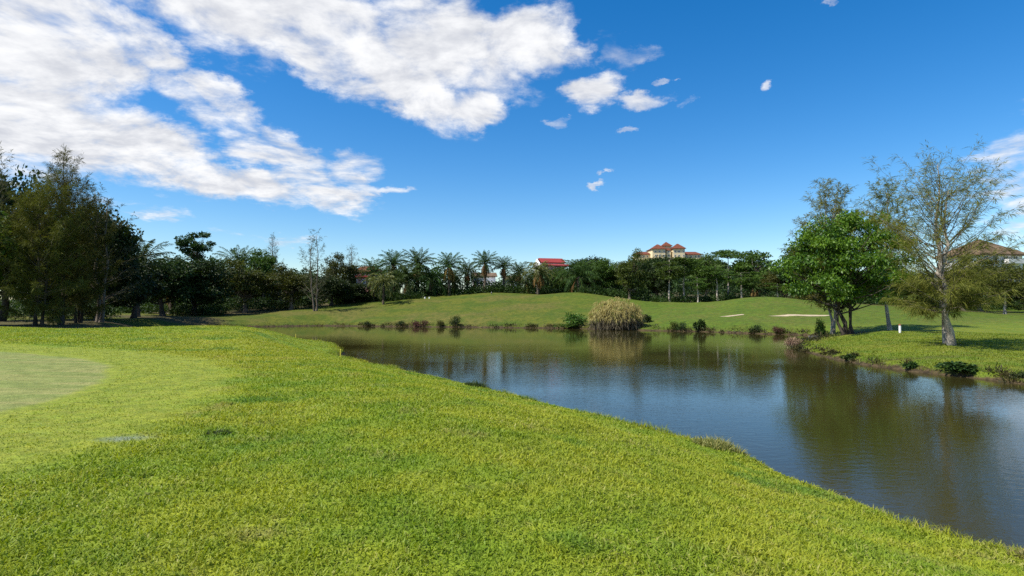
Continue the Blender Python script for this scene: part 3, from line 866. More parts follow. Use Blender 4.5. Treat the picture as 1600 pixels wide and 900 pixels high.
put('broadleaf_tree', 'second round olive tree, beside the slender twin-stem casuarina', 'tree', BO2, 455, 110, 412, 74, 2.0)
put('casuarina_tree', 'slender twin-stem casuarina standing alone in front of the tree line, airy and see-through', 'tree', CW2, 493, 105, 356, 58, 0.8)
put('casuarina_tree', 'short wispy casuarina top beside the slender twin-stem one, over a leafy crown', 'tree', CW1, 548, 124, 382, 42, 2.8)
put('broadleaf_tree', 'leafy olive crown beneath the short wispy casuarina top', 'tree', BO1, 533, 120, 398, 58, 1.3)
put('broadleaf_tree', 'low dark tree in front of the pink house on its near side', 'tree', BA1, 520, 114, 432, 62, 0.1)
put('broadleaf_tree', 'low dark spreading tree right below the pink house', 'tree', BA2, 556, 117, 442, 55, 3.9)
G_PALM = 'oil palms in the row beyond the pond'
put('oil_palm', 'palm head just above the pink house', 'palm', PA3, 583, 128, 402, None, 0.7, G_PALM)
put('oil_palm', 'upright palm behind the young yellowish palm with the thin stem', 'palm', PA2, 614, 126, 390, None, 1.7, G_PALM)
put('oil_palm', 'tallest dark palm of the dense palm group past the young yellowish palms', 'palm', PA1, 653, 124, 387, None, 2.9, G_PALM)
put('oil_palm', 'low full palm inside the dense palm group, in front of its tallest one', 'palm', PC, 638, 121, 412, None, 4.2, G_PALM)
put('oil_palm', 'low spreading palm in the dense group, on the side of the white houses', 'palm', PC, 672, 123, 414, None, 1.2, G_PALM)
put('oil_palm', 'separate tall palm between the dense palm group and the white houses', 'palm', PA1, 702, 122, 393, None, 5.3, G_PALM)
put('oil_palm', 'shorter palm at the edge of the white houses', 'palm', PA3, 730, 128, 405, None, 0.2, G_PALM)
put('oil_palm', 'palm with a full starburst crown and visible trunk before the white house', 'palm', PA2, 758, 123, 391, None, 2.1, G_PALM)
put('oil_palm', 'palm next to the starburst palm, its trunk between the two white houses', 'palm', PA2, 787, 125, 400, None, 3.0, G_PALM)
put('oil_palm', 'small palm beyond the white houses, before the red roof begins', 'palm', PA1, 812, 128, 408, None, 4.0, G_PALM)
put('oil_palm', 'pale yellowish palm in front of the white gable of the red roofed house', 'palm', PY2, 841, 120, 408, None, 0.9, G_PALM)
put('oil_palm', 'broad low palm with long fronds splaying near the ground past the red roofed house', 'palm', PC, 905, 117, 404, None, 3.2, G_PALM)
put('broadleaf_tree', 'leafy tree hiding the wall of the red roofed house', 'tree', BM1, 870, 146, 419, 46, 1.9)
put('oil_palm', 'low palm with its crown at the foot of the separate tall palm', 'palm', PC, 708, 125, 424, None, 0.6, G_PALM)
put('oil_palm', 'low palm crown near the ground between the starburst palm and the pale yellowish palm', 'palm', PC, 822, 124, 424, None, 5.0, G_PALM)
put('oil_palm', 'low dark palm crown over the roots of the young yellowish palms', 'palm', PC, 618, 123, 416, None, 5.6, G_PALM)
put('oil_palm', 'low palm crown half covering the first white house', 'palm', PC, 742, 130, 426, None, 2.2, G_PALM)
put('oil_palm', 'low palm crown before the smaller white house', 'palm', PC, 800, 131, 425, None, 3.6, G_PALM)
put('broadleaf_tree', 'small leafy tree against the white gable of the red roofed house', 'tree', BO1, 848, 148, 417, 34, 4.2)
put('young_palm', 'young yellowish palm with a thin bare stem at the foot of the slope', 'palm', PY1, 599, 113, 424, None, 0.4)
put('young_palm', 'smaller yellowish young palm leaning beside the thin-stemmed one', 'palm', PY1, 584, 117, 430, None, 2.7)
put('broadleaf_tree', 'small dark tree between the red roofed house and the broad low palm', 'tree', BM2, 876, 124, 422, 38, 0.5)
put('broadleaf_tree', 'deep green crown behind the broad low palm', 'tree', BA1, 918, 132, 402, 62, 2.2)
put('broadleaf_tree', 'leafy mid green tree beyond the broad low palm, above the straw coloured clump', 'tree', BM2, 950, 120, 405, 56, 3.1)
put('broadleaf_tree', 'tall conical olive tree standing before the hotel wing', 'tree', BO2, 984, 115, 390, 54, 4.7)
put('broadleaf_tree', 'dark tree in the shade between the conical olive tree and the pale trunks', 'tree', BA1, 1026, 124, 400, 56, 1.8)
G_UMB = 'umbrella-crowned trees with pale trunks'
put('umbrella_tree', 'bright layered tree below the hotel, first of the pale trunks', 'tree', UM1, 1047, 113, 402, 56, 0.3, G_UMB)
put('umbrella_tree', 'layered tree below the hotel whose trunk stands close beside the first pale trunk', 'tree', UM2, 1068, 115, 404, 56, 1.5, G_UMB)
put('broadleaf_tree', 'dark crown touching the far end of the hotel roof', 'tree', BM1, 1104, 124, 397, 52, 2.5)
put('umbrella_tree', 'low bright layered sapling in front of the dark crown at the hotel end', 'tree', UM1, 1090, 110, 432, 38, 2.9, G_UMB)
put('umbrella_tree', 'flat spreading crown held high above the others past the hotel', 'tree', UM3, 1138, 128, 389, 54, 4.1, G_UMB)
put('umbrella_tree', 'layered tree under the high flat crown', 'tree', UM2, 1122, 112, 415, 48, 5.2, G_UMB)
put('umbrella_tree', 'yellow green layered tree beside the palm with brown dead fronds', 'tree', UM1, 1160, 110, 424, 56, 0.9, G_UMB)
put('broadleaf_tree', 'big round dark tree above the palm with brown dead fronds', 'tree', BM2, 1182, 126, 391, 84, 0.6)
put('fan_palm', 'small palm with a skirt of brown dead fronds at the edge of the mound', 'palm', PF, 1178, 108, 440, None, 1.0)
put('broadleaf_tree', 'small pale green tree alone on the mound side of the bright tree', 'tree', UM1, 1214, 107, 442, 40, 3.6)
put('broadleaf_tree', 'brownish green tree between the big round tree and the bright tree', 'tree', BO1, 1222, 118, 412, 62, 2.7)
put('broadleaf_tree', 'tall dark tree showing just behind the leafy tips of the bright tree', 'tree', BA2, 1252, 114, 386, 84, 4.9)
put('broadleaf_tree', 'dark tree seen under the branches of the bright tree', 'tree', BA1, 1296, 112, 415, 80, 0.0)
put('broadleaf_tree', 'bright green leafy tree with dark crooked stems on the far corner of the pond', 'tree', BHERO, 1322, 54, 326, 205, 0.5)
put('casuarina_tree', 'feathery casuarina top rising behind the bright green tree, on the side of the hotel', 'tree', CR1, 1303, 57.5, 276, 150, 0.7)
put('casuarina_tree', 'feathery casuarina between the bright green tree and the lone casuarina', 'tree', CR2, 1390, 58, 277, 125, 2.0)
put('casuarina_tree', 'lone tall casuarina with a pale double trunk on the near side of the far bank', 'tree', CHERO, 1480, 36, 232, 208, 1.1)
put('umbrella_tree', 'small spreading olive tree on the lawn below the brown roofed house', 'tree', UM4, 1570, 86, 417, 112, 0.2)
put('broadleaf_tree', 'olive tree before the wall of the brown roofed house', 'tree', BO1, 1528, 100, 404, 84, 3.0)
put('broadleaf_tree', 'olive tree covering the corner of the brown roofed house behind the lone casuarina', 'tree', BO2, 1503, 96, 399, 58, 5.2)
put('broadleaf_tree', 'bushy olive tree cut by the edge of the view beyond the brown roofed house', 'tree', BO2, 1612, 100, 416, 80, 1.2)
put('broadleaf_tree', 'olive tree seen behind the lone casuarina trunk', 'tree', BO1, 1470, 104, 425, 75, 4.4)
put('broadleaf_tree', 'dark tree between the bright green tree and the lone casuarina', 'tree', BM2, 1412, 108, 420, 78, 2.3)
put('broadleaf_tree', 'low dark tree behind the trunk of the bright green tree', 'tree', BA1, 1355, 112, 424, 70, 1.0)


# ------------------------------------------------------------------ shrubs
def shrub(seed, rx, h, n, leaf, lm, nclump=12, flat=0.8):
    rng = np.random.default_rng(seed)
    cb, sb = MB(), MB()
    for k in range(nclump):
        a = rng.random() * 6.28; r = rx * 0.75 * math.sqrt(rng.random())
        zt = h * (1 - 0.5 * (r / rx) ** 2) * rng.uniform(0.45, 0.85)
        c = np.array([math.cos(a) * r, math.sin(a) * r, zt])
        tube(sb, wob_line(rng, (c[0] * 0.3, c[1] * 0.3, -0.05), c, 4, 0.02), [0.03, 0.025, 0.018, 0.008], 4)
        m = n // nclump; w = rdir(rng, m)
        rad = min(rx, h) * rng.uniform(0.28, 0.5)
        P = c + w * (rad * rng.uniform(0.3, 1.05, m))[:, None]
        P[:, 2] = np.maximum(P[:, 2], 0.02)
        leaves(cb, P, unit(w + rng.normal(0, 0.5, (m, 3))), leaf * rng.uniform(0.7, 1.3, m), leaf * rng.uniform(0.35, 0.6, m), rng, bend=0.2)
    return {'stems': sb.mesh('stems', M_BARK_DARK, True), 'foliage': cb.mesh('foliage', lm)}


def shore_d(px, lo=40.0, hi=112.0, off=0.3):
    dd = np.arange(lo, hi, 0.1)
    wet = pond_sd(wx(px, dd), dd) < 0
    return float(dd[wet][-1]) + off if wet.any() else hi


S_DARK = shrub(41, 1.0, 1.0, 900, 0.16, M_DEEP)
S_RED = shrub(42, 1.0, 1.0, 900, 0.15, M_RED)
S_GREEN = shrub(43, 1.0, 1.0, 900, 0.18, M_MID)
S_OLIVE = shrub(44, 1.0, 1.0, 900, 0.16, M_OLIVE)
S_PINK = shrub(45, 1.0, 1.0, 1100, 0.16, M_PINK)
S_SPIKY = shrub(46, 1.0, 1.0, 700, 0.34, M_DEEP)


def put_shrub(label, proto, px, d, w, h, rot=0.0, dz=0.0, group=None, name='shrub'):
    x = wx(px, d); z = gz(x, d)
    t = thing(name, label, 'shrub', (x, d, max(z, -0.05) + dz), rot, (w / 2 * 0.85, w / 2 * 0.85, h * 0.8), group)
    for k, m in proto.items():
        ob(k, m, t)


G_SH = 'low bushes along the far waterline'
put_shrub('small dark bush on the waterline, first in from the grassy point with the yellow stake', S_DARK, 573, shore_d(573, off=0.25), 1.8, 0.9, 0, 0, G_SH)
put_shrub('dark low bush at the water between the first bush and the reddish one', S_DARK, 625, shore_d(625, off=0.25), 2.0, 1.0, 1, 0, G_SH)
put_shrub('wide reddish brown bush on the waterline below the palms', S_RED, 656, shore_d(656, off=0.25), 3.4, 1.2, 2, 0, G_SH)
put_shrub('narrow olive bush between the reddish bush and the big round dark one', S_OLIVE, 688, shore_d(688, off=0.25), 1.6, 1.2, 0.4, 0, G_SH)
put_shrub('tallest round dark bush on the far waterline, by the reddish one', S_DARK, 711, shore_d(711, off=0.25), 2.2, 2.0, 1.4, 0, G_SH)
put_shrub('leafy fresh green bush at the side of the straw coloured clump', S_GREEN, 902, shore_d(902, off=0.9), 5.0, 2.3, 0.4)
put_shrub('low light green weeds at the foot of the fresh green bush', S_GREEN, 888, shore_d(888, off=0.25), 5.0, 0.9, 2.4)
put_shrub('small olive bush on the waterline past the straw coloured clump, first of a pair', S_OLIVE, 1052, shore_d(1052, off=0.25), 1.5, 1.3, 0.1, 0, G_SH)
put_shrub('dark bush close beside the small olive one past the straw coloured clump', S_DARK, 1064, shore_d(1064, off=0.25), 1.7, 1.3, 1.1, 0, G_SH)
put_shrub('spiky dark bush on the waterline below the sand strip', S_SPIKY, 1093, shore_d(1093, off=0.25), 1.9, 1.3, 2.1, 0, G_SH)
put_shrub('dark bush on the waterline below the start of the longer bunker', S_DARK, 1180, shore_d(1180, off=0.25), 1.6, 1.1, 0.9, 0, G_SH)
put_shrub('brownish low bush on the waterline next to the concrete drain', S_RED, 1214, shore_d(1214, off=0.25), 1.8, 0.9, 3.1, 0, G_SH)
put_shrub('pale pinkish dry bush at the tip of the grassy corner', S_PINK, 1237, 44.6, 1.5, 0.95, 0.0)
put_shrub('dark leafy weed at the water below the bright green tree', S_SPIKY, 1325, shore_d(1325, 15, 45, 0.3), 0.9, 0.36, 1.0)
put_shrub('spiky dark weed on the bank between the bright tree and the lone casuarina', S_SPIKY, 1420, shore_d(1420, 15, 45, 0.3), 0.8, 0.34, 2.0)
put_shrub('broad dark green bush hanging over the bank below the lone casuarina', S_SPIKY, 1492, shore_d(1492, 15, 45, 0.3), 1.9, 0.42, 0.4)
put_shrub('dark bush on the bank at the edge of the view', S_DARK, 1592, shore_d(1592, 15, 45, 0.3), 0.9, 0.40, 0.7)
put_shrub('flat dark green bush on the slope past the straw coloured clump', S_SPIKY, 1008, 82, 2.6, 1.0, 0.3)
put_shrub('thin young shoots on the waterline beneath the bright green tree', S_GREEN, 1283, 56.5, 1.3, 2.2, 0.3)


def bank_weeds():
    """Low ragged weeds growing along the far and right waterline."""
    rng = np.random.default_rng(81)
    mb = MB()
    for i in range(23, 40):
        a, b = POND[i], POND[i + 1]
        ln = float(np.hypot(*(b - a))); near = i > 33
        for k in range(int(ln * (2.6 if near else 1.9))):
            p = a + (b - a) * rng.random()
            dirs = np.array([[1, 0], [-1, 0], [0, 1], [0, -1], [.7, .7], [-.7, .7], [.7, -.7], [-.7, -.7]])
            sds = pond_sd(p[0] + dirs[:, 0], p[1] + dirs[:, 1])
            n = dirs[int(np.argmax(sds))]
            p = p + n * (rng.uniform(-0.1, 0.5) - float(pond_sd(p[:1], p[1:])[0]))
            dens = float(vnoise(np.array([p[0] * .25]), np.array([p[1] * .25]), 31)[0]) + 0.5
            if rng.random() > dens * 1.3:
                continue
            z = max(gz(p[0], p[1]), 0.0); h = rng.uniform(0.15, 0.55) * (0.7 if near else 1.15)
            m = 60 if near else 36
            w = rdir(rng, m); w[:, 2] = np.abs(w[:, 2])
            P = np.array([p[0], p[1], z]) + w * np.array([h * 1.5, h * 1.5, h]) * rng.uniform(0.2, 1.0, m)[:, None]
            lf = 0.16 if near else 0.26
            leaves(mb, P, unit(w + rng.normal(0, 0.4, (m, 3)) + np.array([0, 0, 0.5])), rng.uniform(0.6, 1.4, m) * lf, lf * rng.uniform(0.2, 0.45, m), rng,
                   np.clip(rng.normal(0.4, 0.2, m) + rng.normal(0, 0.25), 0, 1))
    ob('bank_weeds', mb.mesh('bank_weeds', leaf_mat('bank weeds', (0.022, 0.026, 0.008), (0.105, 0.095, 0.026), 0.2, spread=0.0)), kind='stuff', label='ragged brownish weeds along the far waterline', category='weeds')


bank_weeds()


def straw_clump():
    """The big straw coloured clump: dense heads of drooping strap leaves over a dead grey skirt and dark stems."""
    rng = np.random.default_rng(51)
    fo, de, st = MB(), MB(), MB()
    domes = [(0.4, 0.0, 2.75, 4.5, 0.66), (-2.1, 0.2, 1.5, 4.0, 0.25), (2.1, 0.1, 1.6, 3.7, 0.30)]
    for cx, cy, R, Hh, w in domes:
        n = int(560 * w) + 60
        for i in range(n):
            u = rng.random(); a = rng.random() * 6.28
            th = math.acos(1 - u * 1.0)                  # from the top down to the waist
            rr = rng.uniform(0.72, 1.05)
            c = np.array([cx + R * rr * math.sin(th) * math.cos(a), cy + R * 0.8 * rr * math.sin(th) * math.sin(a), Hh * (0.28 + 0.66 * rr * math.cos(th))])
            m = rng.integers(11, 17)
            o = unit(np.array([c[0] - cx, c[1] - cy, 0.6]))
            D = unit(o * 0.7 + rng.normal(0, 0.55, (m, 3)) + np.array([0, 0, 0.15]))
            tint = np.clip(rng.normal(0.55, 0.2, m), 0, 1)
            leaves(fo, np.repeat(c[None], m, 0), D, rng.uniform(0.35, 0.7, m), rng.uniform(0.035, 0.06, m), rng, tint, bend=0.75)
        for i in range(int(420 * w)):
            a = rng.random() * 6.28; r = R * math.sqrt(rng.uniform(0.35, 1.0))
            c = np.array([cx + r * math.cos(a), cy + r * 0.8 * math.sin(a), rng.uniform(0.5, Hh * 0.36)])
            m = 8
            D = unit(rng.normal(0, 0.4, (m, 3)) - np.array([0, 0, 0.9]))
            leaves(de, np.repeat(c[None], m, 0), D, rng.uniform(0.4, 0.9, m), rng.uniform(0.03, 0.06, m), rng, None, 0.2)
        for i in range(int(60 * w) + 8):
            a = rng.random() * 6.28; r = R * math.sqrt(rng.random()) * 0.85
            b = np.array([cx + r * math.cos(a), cy + r * 0.8 * math.sin(a), -0.4])
            tube(st, wob_line(rng, b, b + np.array([rng.normal(0, .2), rng.normal(0, .2), Hh * rng.uniform(0.45, 0.75)]), 4, 0.05), [0.05, 0.045, 0.04, 0.03], 5)
    x = wx(964, 78.5)
    t = thing('pandanus_clump', 'big domed straw coloured clump of strap leaves standing in the shallows of the far bank', 'bush', (x, 78.8, 0.05))
    ob('foliage', fo.mesh('foliage', M_STRAW), t); ob('dead_leaves', de.mesh('dead_leaves', M_STRAW_DEAD), t); ob('stems', st.mesh('stems', M_BARK_DARK, True), t)


straw_clump()


def undergrowth():
    rng = np.random.default_rng(61)
    mb = MB()
    belts = [(520, 660, 117, 121, 1.6, 260), (640, 905, 121.5, 126, 2.3, 420), (905, 1000, 113, 118, 2.0, 130), (1000, 1300, 111, 120, 1.7, 330),
             (160, 500, 112, 126, 3.4, 520), (-40, 180, 76, 110, 3.5, 420), (1330, 1680, 106, 114, 2.6, 380), (180, 350, 98, 112, 3.2, 330), (-300, -40, 70, 110, 3.0, 160)]
    for a, b, d0, d1, h, n in belts:
        for i in range(n):
            d = rng.uniform(d0, d1); x = wx(rng.uniform(a, b), d); z = gz(x, d)
            if z < 0.4:
                continue
            m = 46; w = rdir(rng, m); r = rng.uniform(0.5, 1.2)
            c = np.array([x, d, z + h * rng.uniform(0.05, 0.6) * rng.random() ** 0.5])
            P = c + w * r * rng.uniform(0.4, 1.0, m)[:, None] * np.array([1.2, 1.2, 0.9])
            leaves(mb, P, unit(w + rng.normal(0, 0.5, (m, 3)) + np.array([0, 0, 0.2])), rng.uniform(0.2, 0.45, m), rng.uniform(0.12, 0.24, m), rng,
                   np.clip(rng.normal(0.45, 0.2, m) + rng.normal(0, 0.2), 0, 1))
    ob('undergrowth', mb.mesh('undergrowth', M_UNDER), kind='stuff', label='tangled undergrowth at the foot of the tree line', category='undergrowth')


undergrowth()


def woods():
    """The mass of trees on the rising ground behind the first row."""
    rng = np.random.default_rng(71)
    cb = MB()
    spots = []
    for i in range(95):
        spots.append((rng.uniform(150, 1330), rng.uniform(134, 165), rng.uniform(406, 418)))
    for i in range(70):
        px = rng.uniform(960, 1650); d = rng.uniform(190, 330)
        spots.append((px, d, rng.uniform(404, 425)))
    for i in range(80):
        spots.append((rng.uniform(-600, 230), rng.uniform(125, 190), rng.uniform(360, 405)))
    for i in range(50):
        spots.append((rng.uniform(150, 560), rng.uniform(122, 150), rng.uniform(412, 425)))
    for i in range(30):
        spots.append((rng.uniform(1300, 1900), rng.uniform(125, 180), rng.uniform(408, 425)))
    for i in range(40):
        spots.append((rng.uniform(985, 1125), rng.uniform(360, 425), rng.uniform(403, 409)))
    for px, d, top in spots:
        x = wx(px, d); z = gz(x, d)
        zt = wz(top, d)
        if 600 < px < 900 and d < 170:
            zt = min(zt, wz(438 if 728 < px < 812 else 413, d))
        if 505 < px < 600 and d < 170:
            zt = min(zt, wz(446, d))
        if px > 1500 and d < 200:
            zt = min(zt, wz(412, d))
        if zt - z < 2.5:
            zt = z + 2.5
        R = rng.uniform(3.2, 5.0) * (d / 150) ** 0.4
        nc = 16
        for k in range(nc):
            u = rdir(rng, 1)[0]; u[2] = abs(u[2]) * 1.0
            hh = zt - z
            c = np.array([x, d, z + hh * 0.08]) + u * np.array([R, R, hh * 0.80]) * rng.uniform(0.55, 0.95)
            m = int(60); w = rdir(rng, m); rad = R * rng.uniform(0.25, 0.42)
            P = c + w * (rad * rng.uniform(0.4, 1.05, m))[:, None] * np.array([1, 1, 0.8])
            lf = 0.5 * (d / 150) ** 0.7
            leaves(cb, P, unit(w + rng.normal(0, 0.5, (m, 3))), lf * rng.uniform(0.7, 1.3, m), lf * rng.uniform(0.5, 0.8, m), rng,
                   np.clip(rng.normal(0.45, 0.2, m) + rng.normal(0, 0.12), 0, 1))
    ob('woods', cb.mesh('woods', M_DEEP), kind='stuff', label='dark wooded slope behind the first row of trees', category='woods')


woods()


# ------------------------------------------------------------------ buildings
def hip(mb, cx, cy, z, w, dp, h, over=0.5, ridge=0.0):
    a, b = w / 2 + over, dp / 2 + over
    r = ridge / 2
    v = [(cx - a, cy - b, z), (cx + a, cy - b, z), (cx + a, cy + b, z), (cx - a, cy + b, z), (cx - r, cy, z + h), (cx + r, cy, z + h),
         (cx - a, cy - b, z - 0.25), (cx + a, cy - b, z - 0.25), (cx + a, cy + b, z - 0.25), (cx - a, cy + b, z - 0.25)]
    mb.add(v, [(0, 1, 5, 4), (2, 3, 4, 5), (6, 7, 1, 0), (7, 8, 2, 1), (8, 9, 3, 2), (9, 6, 0, 3), (9, 8, 7, 6)], [(1, 2, 5), (3, 0, 4)])


def gable(mb, cx, cy, z, w, dp, h, over=0.5, th=0.25):
    """Ridge along x."""
    a, b = w / 2 + over, dp / 2 + over
    v = []
    for t in (0, th):
        v += [(cx - a, cy - b, z + t), (cx + a, cy - b, z + t), (cx - a, cy, z + h + t), (cx + a, cy, z + h + t), (cx - a, cy + b, z + t), (cx + a, cy + b, z + t)]
    mb.add(v, [(6, 7, 9, 8), (8, 9, 11, 10), (1, 0, 2, 3), (3, 2, 4, 5), (0, 1, 7, 6), (5, 4, 10, 11), (0, 6, 8, 2), (2, 8, 10, 4), (7, 1, 3, 9), (9, 3, 5, 11)])


def wall_block(mb, cx, cy, z, w, dp, h, gab=0.0):
    box(mb, (cx, cy, z), (w, dp, h))
    if gab:
        for sx in (-1, 1):
            x = cx + sx * (w / 2)
            v = [(x, cy - dp / 2, z + h), (x, cy + dp / 2, z + h), (x, cy, z + h + gab), (x - sx * .2, cy - dp / 2, z + h), (x - sx * .2, cy + dp / 2, z + h), (x - sx * .2, cy, z + h + gab)]
            mb.add(v, [(0, 3, 5, 2), (1, 2, 5, 4)], [(0, 2, 1), (3, 4, 5)])


def window(t, x, y, z, w, h, frame=M_PAINT_WHITE, arch=False):
    """Framed window standing a little proud of a wall that faces the pond (-y)."""
    f, g = MB(), MB()
    b = min(0.12, w * 0.12)
    for cx, cz, sw, sh in ((x - w / 2 + b / 2, z, b, h), (x + w / 2 - b / 2, z, b, h), (x, z, w - 2 * b, b), (x, z + h - b, w - 2 * b, b), (x, z + b, b * 0.6, h - 2 * b)):
        box(f, (cx, y - 0.05, cz), (sw, 0.1, sh))
    box(g, (x, y - 0.02, z + b), (w - 2 * b, 0.04, h - 2 * b))
    o = ob('window', f.mesh('window', frame), t)
    ob('pane', g.mesh('pane', M_GLASSDARK), o)


def build_hotel():
    d = 450.0; cx = wx(1042, d)
    k = d / F                                             # metres per photograph pixel
    z_e = wz(396, d)                                      # eaves of the wings
    t = thing('hotel', 'large cream hotel with terracotta pyramid roofs on the wooded hilltop', 'building', (cx, d, 0))
    zg = gz(cx, d) - 2
    w, r = MB(), MB()
    X = lambda px: (px - 1042) * k
    box(w, (0, 6, zg), (X(1066) - X(1018), 18, wz(389, d) - zg))
    ob('wall', w.mesh('wall', M_CREAM), t)
    hip(r, 0, 6, wz(389, d), X(1066) - X(1018), 18, 4.6 * k, 0.8, 16)
    ob('roof', r.mesh('roof', M_TILE), t)
    for px, wd, top, eav in ((1026, 20, 382.5, 390), (1057, 18, 381.5, 389.5)):     # two front towers
        m, rr = MB(), MB()
        box(m, (X(px), -4, zg), (wd * k, 8, wz(eav, d) - zg)); ob('tower', m.mesh('tower', M_CREAM), t)
        hip(rr, X(px), -4, wz(eav, d) + 0.02, wd * k, 8, wz(top, d) - wz(eav, d), 0.9, 1.0); ob('tower_roof', rr.mesh('tower_roof', M_TILE), t)
    m, rr = MB(), MB()
    box(m, (-0.3, 0, wz(390, d)), (13 * k, 6, wz(384.5, d) - wz(390, d))); ob('lantern', m.mesh('lantern', M_CREAM), t)
    hip(rr, -0.3, 0, wz(384.5, d) + 0.02, 13 * k, 6, 6.8 * k, 0.9, 0.2); ob('lantern_roof', rr.mesh('lantern_roof', M_TILE), t)
    for x0, x1 in ((994, 1017), (1067, 1096)):
        m, rr = MB(), MB()
        c = (X(x0) + X(x1)) / 2
        box(m, (c, 5, zg), (X(x1) - X(x0), 12, wz(397.5, d) - zg)); ob('wing', m.mesh('wing', M_CREAM), t)
        hip(rr, c, 5, wz(397.5, d) + 0.02, X(x1) - X(x0), 12, 5.2 * k, 0.8, (X(x1) - X(x0)) * 0.62); ob('wing_roof', rr.mesh('wing_roof', M_TILE), t)
    p, pr = MB(), MB()                                    # porch between the towers
    box(p, (0, -5, zg), (7 * k, 3, wz(392, d) - zg)); ob('porch', p.mesh('porch', M_CREAM), t)
    hip(pr, 0, -5, wz(392, d) + 0.02, 7 * k, 3, 2.0, 0.4, 0.3); ob('porch_roof', pr.mesh('porch_roof', M_TILE), t)
    for px, y in ((1021, -8), (1027, -8), (1034, -8), (1051, -8), (1057, -8), (1064, -8), (1042, -6.5)):
        for py in (396, 402):
            window(t, X(px), y, wz(py, d), 1.3, 1.5)
    for px in (1000, 1006, 1012, 1073, 1080, 1087, 1092):
        window(t, X(px), -1, wz(402, d), 1.3, 1.5)


def build_red_house():
    d = 168.0; px0, px1 = 841, 886; k = d / F
    cx = wx(863, d); zg = gz(cx, d) - 0.5
    t = thing('red_roofed_house', 'white house with a long bright red roof and a white gable above the palms', 'house', (cx, d, 0), math.radians(14))
    w, r, v, vr = MB(), MB(), MB(), MB()
    Wd = (px1 - px0) * k * 0.92
    ze = wz(411.5, d)
    wall_block(w, 0, 3, zg, Wd, 6, ze - zg, 1.5)
    ob('wall', w.mesh('wall', M_WHITE), t)
    gable(r, 0.4, 3, ze + 0.05, Wd - 1.2, 6, 1.45, 0.45); ob('roof', r.mesh('roof', M_REDROOF), t)
    gable(vr, 1.0, -1.2, wz(417, d), Wd * 0.9, 3.4, 0.5, 0.4); ob('veranda_roof', vr.mesh('veranda_roof', M_REDROOF), t)
    box(v, (1.0, -1.2, zg), (Wd * 0.8, 2.4, wz(424, d) - zg)); ob('veranda', v.mesh('veranda', M_WHITE), t)
    for x in (-2.6, -0.2, 2.2):
        window(t, x, 0, wz(425, d), 1.1, 1.3)


def build_white_house(pa, pb, top, d, label, rot, low):
    k = d / F; cx = wx((pa + pb) / 2, d); zg = gz(cx, d) - 0.5
    t = thing('white_house', label, 'house', (cx, d, 0), math.radians(rot), group='white houses behind the palms')
    w, r = MB(), MB(); Wd = (pb - pa) * k
    wall_block(w, 0, 3.5, zg, Wd, 7, wz(top + 5, d) - zg, 1.1)
    ob('wall', w.mesh('wall', M_WHITE), t)
    gable(r, 0, 3.5, wz(top + 5, d) + 0.05, Wd, 7, 1.1, 0.5); ob('roof', r.mesh('roof', M_TILE_BROWN), t)
    c = MB(); box(c, (Wd * 0.18, -0.9, zg), (Wd * 0.5, 1.8, wz(top + 11, d) - zg)); ob('porch', c.mesh('porch', M_WHITE), t)
    for f in (-0.33, -0.1):
        window(t, f * Wd, 0, wz(top + low, d), 1.0, 1.3)


def build_pink_house():
    d = 140.0; k = d / F; cx = wx(567, d); zg = gz(cx, d) - 0.5
    t = thing('pink_house', 'two storey pink house with reddish eaves half hidden by the trees', 'house', (cx, d, 0), math.radians(-8))
    w, r = MB(), MB(); Wd = 36 * k
    box(w, (0, 3.5, zg), (Wd, 7, wz(424, d) - zg)); ob('wall', w.mesh('wall', M_PINKWALL), t)
    hip(r, 0, 3.5, wz(424, d) + 0.02, Wd, 7, 1.5, 0.6, Wd * 0.5); ob('roof', r.mesh('roof', M_TILE), t)
    e = MB(); box(e, (0, -0.5, wz(433, d)), (Wd * 0.98, 1.0, 0.35)); ob('canopy', e.mesh('canopy', M_REDROOF), t)
    for x in (-1.9, 0.2, 1.9):
        window(t, x, 0, wz(430, d), 0.9, 1.1); window(t, x, 0, wz(444, d), 0.9, 1.2)


def build_brown_house():
    d = 118.0; k = d / F; cx = wx(1566, d); zg = gz(cx, d) - 0.5
    t = thing('brown_roofed_house', 'white house under a weathered brown hipped roof showing over the trees', 'house', (cx, d, 0), math.radians(10))
    w, r = MB(), MB(); Wd = 80 * k
    ze = wz(397, d)
    box(w, (0, 4.5, zg), (Wd, 9, ze - zg)); ob('wall', w.mesh('wall', M_WHITE), t)
    hip(r, 0, 4.5, ze + 0.02, Wd, 9, wz(370, d) - ze, 0.9, 0.6); ob('roof', r.mesh('roof', M_TILE_BROWN), t)
    b = MB(); box(b, (2.2, -0.8, wz(412, d)), (4.5, 1.6, 0.9)); ob('balcony', b.mesh('balcony', M_WHITE), t)
    for x in (-3.8, -1.6, 1.0, 3.4):
        window(t, x, 0, wz(409, d), 1.3, 1.3)


build_hotel(); build_red_house(); build_pink_house(); build_brown_house()
build_white_house(740, 774, 428, 150, 'white house with two dark windows behind the starburst palm', 6, 17)
build_white_house(788, 806, 433, 146, 'smaller white house beyond the trunk next to the starburst palm', -10, 14)


# ------------------------------------------------------------------ small objects
def stake(label, px, d, h, r, mat, tip=None, tilt=0.0, name='marker_stake', cat='stake', gap=0.0):
    x = wx(px, d); z = gz(x, d)
    t = thing(name, label, cat, (x, d, z), 0.3, tilt=tilt)
    mb = MB(); tube(mb, [(0, 0, -0.2), (0, 0, h * 0.94), (0, 0, h)], [r, r, r * 0.7], 10); ob('post', mb.mesh('post', mat, False), t)
    if tip:
        c = MB(); tube(c, [(0, 0, h + 0.002), (0, 0, h * 1.14), (0, 0, h * 1.18)], [r * 1.08, r * 1.08, r * 0.75], 10); ob('cap', c.mesh('cap', tip), t)
    return t


